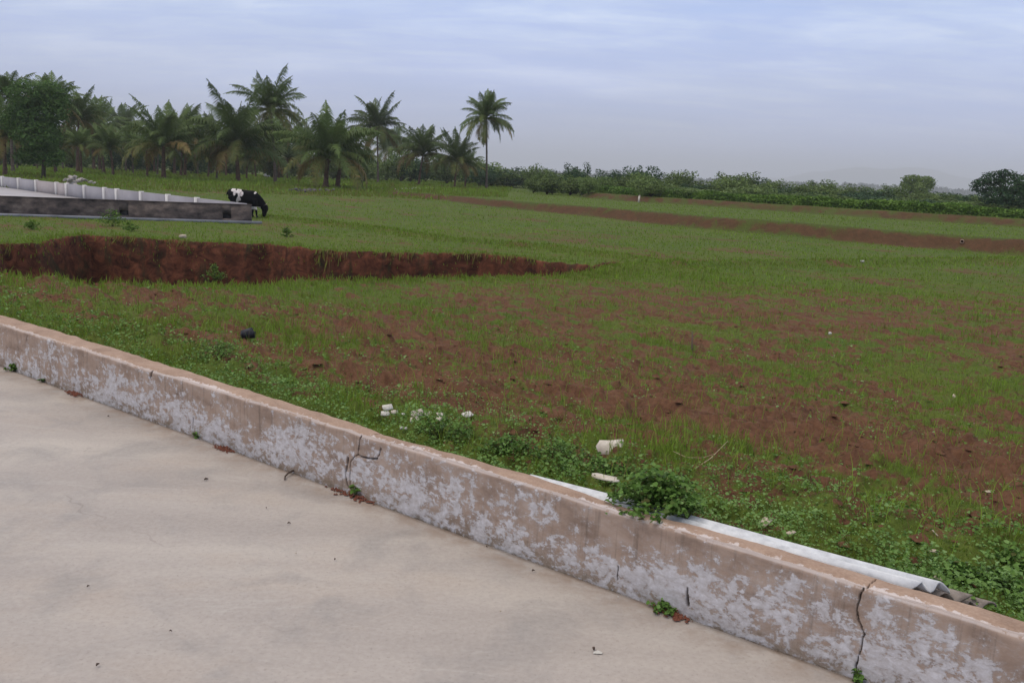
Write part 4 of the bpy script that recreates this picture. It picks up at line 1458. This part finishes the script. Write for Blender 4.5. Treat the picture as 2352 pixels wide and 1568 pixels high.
rocks(dm, 'dark_stone', sp_, 'dark stone in the low heap at the field edge below the big bushy palm', 'stone', 'dark stones at the field edge')
sp_ = []
for k in range(22):
    px = random.uniform(905, 1010); p = hit(px, 434 - (px - 905) * .01 + random.uniform(-1.5, 1.5))
    sp_.append((p[0], p[1], p[2] + .02, random.uniform(.2, .45)))
rocks(rm, 'small_rubble', sp_, 'small greyish stone strewn along the grove edge below the leaning palm', 'stone', 'stones strewn at the grove edge')

# marker post on the upper bank
p = at_depth(1468, 449, 79); p[2] = hz(p[0], p[1])
root = empty('marker_post', p)
tag(root, 'small pale leaning marker post in front of the hedge', 'post')
g = Geo(); box(g, (0, 0, .25), .13, .12, .6); geo_obj('post_shaft', g, M['chunk'], root)
g = Geo(); box(g, (.02, 0, .595), .09, .10, .09); geo_obj('post_head', g, M['chunk'], root)
root.rotation_euler = (0, .05, .3)

# grey bundle under the palms
p = hit(613, 407)
k_ = p[1] / F
g = Geo(); rs = np.random.default_rng(5)
nn_ = 12
V = []; q = []
for i in range(7):
    f_ = i / 6; rad = (.55 * (1 - f_) ** .6 + .05) * (1.1 if i else 1.0)
    for j in range(nn_):
        a = j / nn_ * 6.283
        V.append((math.cos(a) * rad * (1 + .2 * rs.normal()), math.sin(a) * rad * .7, f_ * 1.05 + rs.normal() * .04))
for i in range(6):
    for j in range(nn_):
        q.append((i * nn_ + j, i * nn_ + (j + 1) % nn_, (i + 1) * nn_ + (j + 1) % nn_, (i + 1) * nn_ + j))
g.add(V, None, q)
tag(geo_obj('bundle', g, M['sack'], None, True, (p[0], p[1], p[2] - .05)), 'pale grey bundle standing in the shade between palm trunks', 'bundle')

# clay pipe end in the lower bank
p = hit(2209, 560)
g = Geo(); n = 14; PS = .6
fd = -np.array([p[0], p[1], 0]); fd /= np.linalg.norm(fd); sdv = np.array([-fd[1], fd[0], 0])
V = []
for k, (off, rad) in enumerate(((-.4, .09), (.08, .09), (.08, .065), (-.35, .06))):
    for j in range(n):
        a = j / n * 6.283
        V.append(fd * off + sdv * math.cos(a) * rad + np.array([0, 0, math.sin(a) * rad]))
q = [(i * n + j, i * n + (j + 1) % n, (i + 1) * n + (j + 1) % n, (i + 1) * n + j) for i in range(3) for j in range(n)]
g.add(V, [(3 * n, 3 * n + j, 3 * n + j + 1) for j in range(1, n - 1)], q)
tag(geo_obj('drain_pipe', g, M['clay'], None, True, (p[0], p[1], p[2] + .06)), 'broken clay pipe end poking out of the lower red bank', 'pipe')

# ------------------------------------------------------------------ the cow
K = .001312
p_f = hit(586, 502)
cow_rot = math.radians(14)
base_c = np.array([p_f[0] - 1.15 * math.cos(cow_rot), p_f[1] - 1.15 * math.sin(cow_rot), 0])
base_c[2] = hz(p_f[0], p_f[1]) + .02


def ring_loft(g, C, k=14):
    """C: list of (x, y, z, ry, rz, pitch) elliptical sections"""
    V = []
    for (x, y, z, ry, rz_, pt) in C:
        for j in range(k):
            a = j / k * 6.283185
            yy = math.cos(a) * ry; w_ = math.sin(a) * rz_
            V.append((x - w_ * math.sin(pt), y + yy, z + w_ * math.cos(pt)))
    q = [(i * k + j, i * k + (j + 1) % k, (i + 1) * k + (j + 1) % k, (i + 1) * k + j) for i in range(len(C) - 1) for j in range(k)]
    n = len(C)
    t_ = []
    V.append((C[0][0], C[0][1], C[0][2])); V.append((C[-1][0], C[-1][1], C[-1][2]))
    for j in range(k):
        t_.append((n * k, (j + 1) % k, j)); t_.append((n * k + 1, (n - 1) * k + j, (n - 1) * k + (j + 1) % k))
    g.add(V, t_, q)


g = Geo()
# trunk of the body
ring_loft(g, [(-.06, 0, 1.10, .10, .12, 0), (-.02, 0, 1.08, .20, .22, 0), (.12, 0, 1.05, .26, .30, 0), (.35, 0, 1.00, .29, .335, 0), (.62, 0, .96, .32, .345, 0), (.88, 0, .94, .31, .345, 0), (1.10, 0, .93, .26, .345, 0), (1.26, 0, .92, .20, .28, 0), (1.34, 0, .90, .12, .18, 0)])
# neck reaching down and head at the grass
ring_loft(g, [(1.02, 0, .95, .17, .30, -.45), (1.20, 0, .87, .15, .285, -.65), (1.34, 0, .74, .125, .255, -.8), (1.47, 0, .61, .105, .21, -.9), (1.56, 0, .50, .09, .16, -1.1)])
ring_loft(g, [(1.60, 0, .64, .08, .09, -1.5), (1.60, 0, .56, .115, .155, -1.6), (1.60, 0, .46, .12, .165, -1.65), (1.59, 0, .35, .10, .14, -1.7), (1.575, 0, .24, .08, .11, -1.75), (1.56, 0, .14, .075, .09, -1.75), (1.55, 0, .07, .06, .07, -1.75)])


def leg(P, R):
    tube(g, P, R, 9)


for sy in (-1, 1):
    # front: shoulder, elbow, knee, fetlock, hoof
    dx = .10 if sy < 0 else -.10
    leg([(1.12, sy * .16, .88), (1.10 + dx * .3, sy * .17, .64), (1.13 + dx * .8, sy * .155, .38), (1.12 + dx, sy * .15, .14), (1.15 + dx, sy * .15, .07), (1.17 + dx, sy * .15, .0)], [.15, .10, .062, .042, .05, .06])
    # hind: hip, stifle (forward), hock (back), fetlock, hoof
    dx = .05 if sy < 0 else -.12
    leg([(.10, sy * .15, 1.0), (.20, sy * .17, .72), (.03 + dx * .4, sy * .16, .46), (.07 + dx, sy * .15, .16), (.10 + dx, sy * .15, .07), (.13 + dx, sy * .15, .0)], [.20, .145, .065, .046, .05, .06])
# udder
ring_loft(g, [(.30, 0, .70, .08, .06, 0), (.40, 0, .68, .12, .10, 0), (.48, 0, .70, .08, .06, 0)])
# tail root and ears belong to the same skin
tube(g, [(-.04, 0, 1.22), (-.12, 0, 1.10), (-.135, 0, .85), (-.12, 0, .60)], [.04, .032, .026, .024], 7)
for sy in (-1, 1):
    tube(g, [(1.60, sy * .09, .62), (1.575, sy * .19, .60), (1.55, sy * .28, .56)], [.035, .06, .014], 7)
v, t_, q, ti = g.arrays()
src = link('cow_src', mesh_data('cow_src', v, t_, q), None)
rmod = src.modifiers.new('r', 'REMESH'); rmod.mode = 'VOXEL'; rmod.voxel_size = .022; rmod.use_smooth_shade = True
smd = src.modifiers.new('s', 'SMOOTH'); smd.factor = .6; smd.iterations = 5
bpy.context.view_layer.update()
dg = bpy.context.evaluated_depsgraph_get()
cow_me = bpy.data.meshes.new_from_object(src.evaluated_get(dg))
bpy.data.objects.remove(src)
co = np.zeros(len(cow_me.vertices) * 3); cow_me.vertices.foreach_get('co', co); co = co.reshape(-1, 3)


def cz(a, b):      # measured point on the cow's flank -> body coordinates
    return ((a - 440) * K, (1340 - b) * K)


white = np.zeros(len(co))
wob = (fbm(co[:, 0] * 9, co[:, 2] * 9 + co[:, 1] * 3, 3, 99) - .5) * .07
for (a, b, ra, rb, rot) in ((630, 370, 110, 75, 0), (760, 400, 110, 80, .4), (620, 480, 40, 80, 0), (870, 500, 50, 90, -.3), (780, 560, 35, 130, 0), (735, 700, 50, 110, -.3), (800, 690, 40, 50, 0), (1340, 440, 60, 34, .7), (680, 330, 120, 40, 0)):
    cx_, cz_ = cz(a, b)
    dx = co[:, 0] - cx_; dz = co[:, 2] - cz_
    e = np.sqrt(((dx * math.cos(rot) + dz * math.sin(rot)) / (ra * K)) ** 2 + ((-dx * math.sin(rot) + dz * math.cos(rot)) / (rb * K)) ** 2)
    white = np.maximum(white, (e + wob * 6 < 1) * 1.0)
cx_, cz_ = cz(690, 350)
white = np.where(np.hypot((co[:, 0] - cx_) / .035, (co[:, 2] - cz_) / .04) < 1, 0, white)
fl = (co[:, 0] > .95) & (co[:, 0] < 1.4) & (co[:, 2] > .40) & (co[:, 2] < .53)
white = np.where(fl, 1, white)
at_ = cow_me.attributes.new('white', 'FLOAT', 'POINT'); at_.data.foreach_set('value', white.astype(np.float32))
m, t = mat('cow_hide')
cc = t.mix(t.attr('white').outputs['Fac'], (.005, .005, .007), t.ramp(t.noise(t.n('ShaderNodeTexCoord').outputs['Object'], 9, 3), [(.3, (.50, .42, .40)), (.6, (.70, .66, .64))]))
finish(t, cc, .75, None, spec=.08)
cow_me.materials.clear(); cow_me.materials.append(m)
root = empty('cow', base_c, cow_rot)
tag(root, 'black cow with white patch on rump, grazing beside the end of the dark wall', 'cow')
link('body', cow_me, None, root)
for sy in (-1, 1):
    g = Geo(); tube(g, [(1.62, sy * .05, .63), (1.66, sy * .10, .66), (1.70, sy * .11, .64)], [.022, .017, .006], 7)
    geo_obj('horn', g, M['horn'], root, True)
g = Geo(); tube(g, [(-.12, 0, .60), (-.12, 0, .48), (-.11, 0, .38)], [.03, .045, .015], 7)
geo_obj('tail_tuft', g, M['bone'], root, True)

# ------------------------------------------------------------------ corrugated sheets behind the wall
def sheet(name, pe0, pe1, pi1, z0, z1, amp, pitch, label, mt, off=0, thick=.006, wid=.3):
    """outer long edge from far to near point, and the inner near corner; heights z0 -> z1"""
    E0 = at(*pe0, z0)[:2]; E1 = at(*pe1, z1)[:2]; I1 = at(*pi1, z1)[:2]
    d = E1 - E0; L = np.linalg.norm(d); d /= L
    w_ = np.array([d[1], -d[0]])
    if w_ @ np.array(WN) > 0: w_ = -w_
    cut = ((I1 - E1) @ d) / max((I1 - E1) @ w_, 1e-3)
    nw = int(wid / pitch * 10); nl = 60
    uu = np.linspace(0, wid, nw + 1); vv = np.linspace(0, 1, nl + 1)
    V = []
    for side in (0, 1):
        for f_ in vv:
            for u_ in uu:
                p = E0 + d * ((L + u_ * cut + .004 * math.sin(u_ * 190)) * f_) + w_ * u_
                s1, n1 = sn(p[0], p[1])
                n2 = n1
                n1 = max(n1, float(np.interp(s1, [q_[0] for q_ in back_pts], [q_[1] for q_ in back_pts])) + .022)
                cl = n1 > n2 + .004
                p = from_sn(s1, n1)
                ph = ((u_ + off) / pitch) % 1.0
                tri = 1 - abs(2 * ph - 1)
                tri = min(max((tri - .05) / .85, 0), 1)
                V.append((p[0], p[1], z0 + (z1 - z0) * f_ + (amp * (tri - 1) * (.25 + .75 * f_ ** 6) if not cl else -amp - .01) - side * thick + .004 * math.sin(f_ * 5 + u_ * 8)))
    V = np.array(V); a = nw + 1; nl1 = nl + 1; q = []
    for i in range(nl):
        for j in range(nw):
            q.append((i * a + j, i * a + j + 1, (i + 1) * a + j + 1, (i + 1) * a + j))
            o_ = nl1 * a
            q.append((o_ + i * a + j, o_ + (i + 1) * a + j, o_ + (i + 1) * a + j + 1, o_ + i * a + j + 1))
    for j in range(nw):
        for i in (0, nl):
            q.append((i * a + j, i * a + j + 1, nl1 * a + i * a + j + 1, nl1 * a + i * a + j))
    for i in range(nl):
        for j in (0, nw):
            q.append((i * a + j, (i + 1) * a + j, nl1 * a + (i + 1) * a + j, nl1 * a + i * a + j))
    g = Geo(); g.add(V, None, q)
    return tag(geo_obj(name, g, mt), label, 'roofing sheet', 'corrugated sheets stacked behind the kerb wall')


sheet('corrugated_sheet', (1225, 1086), (2186, 1333), (2062, 1332), .31, .346, .036, .046, 'white weathered corrugated sheet lying on top behind the kerb wall', M['sheet'])
sheet('corrugated_sheet', (1700, 1216), (2235, 1362), (2075, 1350), .28, .306, .034, .046, 'brownish corrugated sheet just under the white one', M['sheetedge'], off=.02, wid=.27)
sheet('corrugated_sheet', (1800, 1250), (2292, 1378), (2150, 1376), .25, .276, .028, .047, 'lowest broken corrugated sheet, its dark end sunk in weeds', M['sheetedge'], off=.01, wid=.24)


# ------------------------------------------------------------------ litter and stones near the wall
def slab_piece(name, px, py, w_, h_, rot, tilt, mt, label, cat, dz=.02, seed=1, thick=.02, group=None, tilt2=0):
    """irregular broken plate"""
    p = hit(px, py)
    rs = np.random.default_rng(seed)
    out = [(-1, -1), (-.1, -1.08), (1, -.85), (1.05, .1), (.8, 1), (-.2, .92), (-1.0, .75), (-1.08, -.2)]
    n = len(out)
    V = []
    jt = rs.normal(size=(n, 2)) * .11
    for zt in (-.5, .5):
        for (a_, b_), j_ in zip(out, jt):
            V.append(((a_ + j_[0]) * w_ / 2 * (1.0 if zt < 0 else .95), (b_ + j_[1]) * h_ / 2 * (1.0 if zt < 0 else .95), zt * thick))
    V = np.array(V)
    V[:, 2] += rs.normal(size=2 * n) * thick * .12
    q = [(j, (j + 1) % n, n + (j + 1) % n, n + j) for j in range(n)]
    c0 = len(V); V = np.concatenate([V, [[0, 0, -.5 * thick], [0, 0, .5 * thick * 1.15]]])
    t_ = [(c0, (j + 1) % n, j) for j in range(n)] + [(c0 + 1, n + j, n + (j + 1) % n) for j in range(n)]
    g = Geo(); g.add(V, t_, q)
    o = geo_obj(name, g, mt, None, False, (p[0], p[1], p[2] + dz))
    o.rotation_euler = (tilt, tilt2, rot)
    return tag(o, label, cat, group)


slab_piece('plaster_block', 1403, 1050, .15, .085, -.45, .95, M['chunk'], 'cream plaster block tilted in the weeds, the biggest pale piece beyond the wall', 'rubble', .055, 3, .016)
slab_piece('plaster_slab', 1392, 1126, .14, .05, -.6, .1, M['chunk'], 'pale broken slab wedged beside the white corrugated sheet', 'rubble', .06, 4, .010)
slab_piece('flat_stone', 2210, 1253, .075, .045, -.2, .15, M['chunk'], 'flat pale stone lying alone in the grass at the right', 'stone', .015, 5, .018)
slab_piece('brown_plate', 2062, 1188, .08, .05, .3, .2, M['bone'], 'flat brownish shard left of and above the flat pale stone', 'shard', .018, 6, .008)
slab_piece('grey_shard', 2040, 1200, .055, .03, -.2, .1, M['chunk'], 'small grey shard just below the flat brownish shard', 'shard', .012, 16, .008)
LT = [(890, 952, .07, 'white scrap with torn edge, the upper left one of the litter by the broken kerb'), (884, 966, .05, 'little white scrap lying lowest at the left of the litter'),
      (905, 962, .045, 'cream scrap in the litter between the left scraps and the folded piece'), (958, 965, .09, 'large folded cream scrap in the litter by the broken kerb'),
      (985, 966, .06, 'cream scrap touching the large folded one on its right'), (952, 980, .06, 'flat cream scrap just below the large folded one'),
      (1010, 968, .055, 'pale scrap in the middle of the litter by the broken kerb'), (1008, 979, .045, 'small pale scrap under the middle one'),
      (1074, 968, .075, 'white crumpled scrap at the right end of the litter'), (925, 968, .025, 'tiny white crumb of litter among green leaves')]
for k, (a, b, s_, lb) in enumerate(LT):
    slab_piece('litter_scrap', a, b + 8, s_ * .95, s_ * .6, random.uniform(-1, 1), random.uniform(.3, .8), M['whitelitter'] if 'white' in lb else M['chunk'], lb, 'litter', .065, 30 + k, .005, 'pale litter by the broken kerb')
for k, (a, b, s_, lb) in enumerate([(1003, 948, .09, 'dark edged flat piece above the middle of the litter'), (1088, 960, .11, 'thin dark strip above the right end of the litter')]):
    slab_piece('dark_strip', a, b, s_, s_ * .25, random.uniform(-.2, .2), .2, M['darkstone'], lb, 'litter', .03, 50 + k, .012)
for k, (a, b, lb) in enumerate([(921, 1007, 'left one of two tiny white buds in the weeds below the litter'), (932, 1008, 'right one of two tiny white buds in the weeds below the litter')]):
    slab_piece('white_crumb', a, b, .014, .014, 0, .4, M['whitelitter'], lb, 'litter', .06, 55 + k, .01)
slab_piece('white_stone', 1980, 605, .12, .08, 0, .1, M['whitelitter'], 'white speck of stone on the grassy bund far out in the field', 'stone', .06, 60, .06)
slab_piece('white_pebble', 1906, 771, .05, .05, 0, .1, M['whitelitter'], 'small white pebble alone in the grass at mid field', 'stone', .04, 61, .035)
slab_piece('yellow_husk', 421, 550, .22, .12, 0, .1, M['bone'], 'yellowish husk on the far rim of the eroded pit', 'husk', .1, 62, .1)
slab_piece('bone_bit', 2191, 916, .03, .06, .3, .6, M['bone'], 'pale bone like chip among dark clods at the right', 'husk', .03, 63, .015)
slab_piece('black_rag', 570, 780, .11, .07, .5, .3, M['blackplastic'], 'black crumpled plastic lump in the grass beyond the wall', 'litter', .05, 64, .07)
for k, (a, b, s_, lb) in enumerate([(1755, 1213, .09, 'dry brown leaf strip beside the white corrugated sheet'), (1815, 1238, .05, 'curled tan leaf right of the dry strip near the sheet'), (2142, 1280, .04, 'tan dry leaf in the grass above the sheet end'), (2270, 1140, .05, 'tan dry leaf by itself above the flat pale stone'),
                                   (2155, 1345, .04, 'pale dry leaf on the weeds behind the sheet end')]):
    slab_piece('dry_leaf', a, b, s_, s_ * .4, random.uniform(-1, 1), .3, M['bone'], lb, 'leaf', .03, 70 + k, .003, 'dry leaves beyond the wall')


def stick(name, P, r, mt, label, cat):
    g = Geo(); c = np.array(P[0]); tube(g, np.array(P) - c, np.linspace(r, r * .6, len(P)), 6)
    return tag(geo_obj(name, g, mt, None, True, tuple(c)), label, cat)


def gp(px, py, dz):
    p = hit(px, py); return (p[0], p[1], p[2] + dz)


stick('dry_stick', [gp(1595, 1098, .05), gp(1630, 1075, .055), gp(1668, 1048, .09)], .003, M['straw'], 'long pale dry stalk rising to the right above the big weed', 'stalk')
stick('dry_vine', [gp(1545, 1052, .04), gp(1575, 1066, .04), gp(1612, 1068, .04), gp(1640, 1062, .05)], .0022, M['straw'], 'thin bent dry vine crossing the long pale stalk', 'stalk')
stick('dry_twig', [gp(2130, 1228, .04), gp(2152, 1246, .03)], .004, M['bone'], 'short greyish twig left of the flat pale stone', 'twig')
stick('dark_stump', [gp(1589, 803, .0), gp(1589, 790, .12), gp(1588, 786, .17)], .014, M['twig'], 'short dark stump sticking up in the middle of the field', 'stump')


def on_slab(px, py, z=.006):
    p = at(px, py, z); return (p[0], p[1], z)


stick('twig', [on_slab(676, 1079, .012), on_slab(662, 1086, .02), on_slab(655, 1093, .012), on_slab(654, 1101, .008)], .0055, M['twig'], 'bent dark twig lying on the slab against the wall foot', 'twig')
spk = [(474, 1101, .018, 'dark elongated chip on the slab left of the bent twig'), (249, 956, .012, 'small black crumb on the slab nearest the far wall end'), (664, 1202, .012, 'black round crumb on the slab below the bent twig'),
       (225, 1527, .012, 'black crumb on the slab at the lower left'), (203, 1347, .010, 'grey crumb on the slab at the left middle'), (770, 1285, .010, 'brownish sliver on the slab right of its centre'),
       (392, 1450, .008, 'tiny grey crumb near the bottom of the slab'), (612, 1167, .008, 'tiny dark crumb between the chip and the round crumb'), (1365, 1490, .016, 'dark bit touching the small white paper scrap'), (1118, 1256, .010, 'brown crumb on the slab a little off the wall'),
       (1225, 1311, .012, 'brown flake on the slab near the middle of the wall foot'), (1420, 1372, .008, 'white crumb near the weed at the wall foot'), (680, 1272, .007, 'tan speck in the middle of the slab'), (1150, 1405, .008, 'tan fleck on the slab below the brown flake')]
for k, (a, b, s_, lb) in enumerate(spk):
    p = on_slab(a, b)
    g = Geo(); rs = np.random.default_rng(700 + k)
    tube(g, [(-s_ * .6, 0, .003), (-s_ * .1, s_ * .15, .006), (s_ * .6, s_ * .05, .002)], [s_ * .18, s_ * .32, s_ * .14], 6)
    o = geo_obj('debris_crumb', g, M['whitelitter'] if 'white crumb' in lb else (M['bone'] if 'tan' in lb else M['twig']), None, True, p)
    o.rotation_euler = (0, 0, rs.random() * 3)
    tag(o, lb, 'debris', 'crumbs on the concrete slab')
# white scrap on slab
p = on_slab(1373, 1497)
g = Geo(); g.add([(-.016, -.005, .001), (.014, -.006, .002), (.017, .006, .001), (.0, .009, .006), (-.014, .004, .002)], [(0, 1, 2), (0, 2, 3), (0, 3, 4)])
tag(geo_obj('paper_scrap', g, M['whitelitter'], None, False, (p[0], p[1], .003)), 'tiny white paper scrap near the bottom of the slab', 'litter')


# ------------------------------------------------------------------ individual weeds
def weed(name, loc, w_, h_, nst, nleaf, lsize, seed, label, mt=None, cat='weed', flat=.5, group=None, lean=(0, 0)):
    rs = np.random.default_rng(seed)
    root = empty(name, loc); tag(root, label, cat, group)
    gs = Geo(); P_ = []
    for k in range(nst):
        a = rs.random() * 6.283; q_ = rs.random() ** .6
        tip = np.array([math.cos(a) * q_ * w_ / 2 + lean[0], math.sin(a) * q_ * w_ / 2 + lean[1], h_ * (1 - .75 * q_ ** 2) * (.7 + .4 * rs.random())])
        mid = tip * np.array([.45, .45, .65])
        tube(gs, [(0, 0, -.01), mid, tip], [.0022, .0018, .001], 4)
        for m_ in range(nleaf):
            f_ = .25 + .75 * rs.random()
            c = mid * (1 - f_) * 2 * .5 + tip * f_ if f_ > .5 else mid * (.6 + f_)
            P_.append(c + rs.normal(size=3) * np.array([.5, .5, .35]) * w_ * .09)
    geo_obj('stem', gs, M['stem'], root)
    P_ = np.array(P_); n = len(P_)
    P_[:, 2] = np.maximum(P_[:, 2], .004)
    v, t_, q, ti = leaves(P_[:, 0], P_[:, 1], P_[:, 2], lsize * (.55 + .7 * rs.random(n)), np.clip(.42 + rs.normal(size=n) * .2, 0, 1), flat)
    link('foliage', mesh_data('foliage', v, t_, q, {'tint': ti}), mt or M['creeper'], root)
    return root


def on_wall(px, py):
    return at(px, py, TOPZ)


p = at(1512, 1160, .34)
weed('leafy_weed', (p[0], p[1] + .03, .30), .42, .17, 54, 24, .024, 801, 'large leafy weed spilling over the wall top and the white sheet')
p = at(1580, 1185, .34)
weed('leafy_weed', (p[0], p[1] + .01, .335), .20, .075, 12, 16, .022, 802, 'small spray of leaves over the sheet, right of the large weed')
for k, (a, b, w_, h_, lb) in enumerate([(1010, 1000, .42, .17, 'bushy weed growing around the pale litter'), (1270, 1055, .50, .17, 'broad patch of tall weeds left of the plaster block'), (1400, 1085, .34, .13, 'weed clump below the plaster block'),
                                       (2290, 1350, .26, .12, 'leafy weed covering the end of the corrugated sheets'), (2330, 1300, .22, .10, 'weed clump at the right edge above the sheet end'), (1160, 1030, .35, .12, 'low weed clump right of the litter'), (500, 815, .5, .20, 'pale green weed tuft beyond the wall below the black lump'),
                                       (2200, 1330, .16, .10, 'small weed growing through the corrugated sheet ends')]):
    p = hit(a, b + 12)
    weed('leafy_weed', p, w_, h_ * .85, 30, 16, .020 if k != 6 else .02, 810 + k, lb)
for k, (a, b, w_, h_, n_, ls, lb) in enumerate([(493, 648, 1.0, .75, 30, .07, 'green shrub growing on the floor of the eroded pit'), (258, 520, 1.4, .9, 26, .09, 'tall pale weed in front of the dark wall, left of the square hole'), (659, 545, .6, .5, 20, .07, 'dark green weed tuft on the grass right of the wall end'),
                                               (75, 528, .9, .5, 20, .08, 'weed tuft at the left below the dark wall'), (300, 532, .8, .5, 18, .08, 'weed tuft in the grass below the left square hole'), (505, 503, .5, .5, 12, .06, 'thin weed growing on the ledge near the right square hole'),
                                               (517, 470, .6, .9, 12, .08, 'thin bluish weed behind the wall, left of the cow')]):
    p = hit(a, b)
    if k == 0: p = at_depth(493, 648, 26.2)
    if k == 6: p = at_depth(a, b, 46); p[2] = hz(p[0], p[1])
    weed('field_weed', p, w_ * .8, h_ * .7, n_, 14, ls * .8, 830 + k, lb, M['hedge'])
# sprouts at the wall foot
fx = []
for k, (a, b, w_, h_, nst, nl_, ls, lb) in enumerate([(840, 1132, .05, .06, 5, 3, .03, 'little sprout with round leaves in the broken part of the wall foot'), (33, 852, .11, .05, 14, 9, .022, 'grey green weed at the wall foot at the left frame edge'),
                                                     (1968, 1562, .05, .04, 8, 5, .018, 'small green sprout at the foot of the long vertical crack'), (472, 1000, .05, .035, 6, 4, .02, 'small sprout at the wall foot left of the bent twig'),
                                                     (1525, 1402, .12, .04, 14, 7, .018, 'dull mossy weed along the wall foot below the big leafy weed'), (100, 877, .06, .025, 7, 5, .018, 'dry flat weed at the wall foot near the left edge')]):
    p = at(a, b, 0.0)
    s1, n1 = sn(p[0], p[1])
    q_ = from_sn(s1, min(n1, N0 - .012))
    weed('wall_sprout', (q_[0], q_[1], 0.0), w_, h_, nst, nl_, ls, 850 + k, lb)
# red earth spilled at wall foot, blown leaves
for k, (a, b, L_, lb) in enumerate([(835, 1134, .20, 'red soil spilled from the broken wall foot below the round leaf sprout'), (525, 1030, .10, 'rusty dry plant litter at the wall foot left of the bent twig'), (165, 906, .10, 'rusty crumbs at the wall foot near the left edge'), (1545, 1410, .10, 'brown crumbs below the dull mossy weed at the wall foot')]):
    p = at(a, b, 0); s1, n1 = sn(p[0], p[1]); rs = np.random.default_rng(870 + k)
    g = Geo()
    nb = 110
    for m_ in range(nb):
        so = rs.normal() * L_ * .4; no = -abs(rs.normal()) * .022 - .004
        cx_, cy_ = from_sn(so, no)
        s_ = .003 + .006 * rs.random()
        hh0 = max(0, .016 * (1 + no / .03)) * rs.random() * math.exp(-(so / L_ * 2) ** 2)
        V = oct_ * s_ * (.7 + .6 * rs.random((6, 1))) + np.array([cx_, cy_, hh0 + .001])
        g.add(V, [(0, 1, 5), (1, 2, 5), (2, 3, 5), (3, 4, 5), (4, 0, 5)])
    q_ = from_sn(s1, N0 - .004)
    tag(geo_obj('soil_spill', g, M['rust'], None, False, (q_[0], q_[1], 0.004)), lb, 'soil', kind='stuff')

# ------------------------------------------------------------------ air
hb = Geo(); box(hb, (0, 4200, 134), 24000, 17400, 276, tint=0)
HZ_ = geo_obj('haze', hb, None)
m = bpy.data.materials.new('haze_air'); m.use_nodes = True; t = NT(m.node_tree)
pv = t.n('ShaderNodeVolumePrincipled'); pv.inputs['Density'].default_value = .00033; pv.inputs['Color'].default_value = (.95, .98, 1.0, 1)
pv.inputs['Anisotropy'].default_value = 0.0
o = t.n('ShaderNodeOutputMaterial'); t.l(pv.outputs[0], o.inputs['Volume'])
HZ_.data.materials.append(m)
tag(HZ_, kind='stuff')
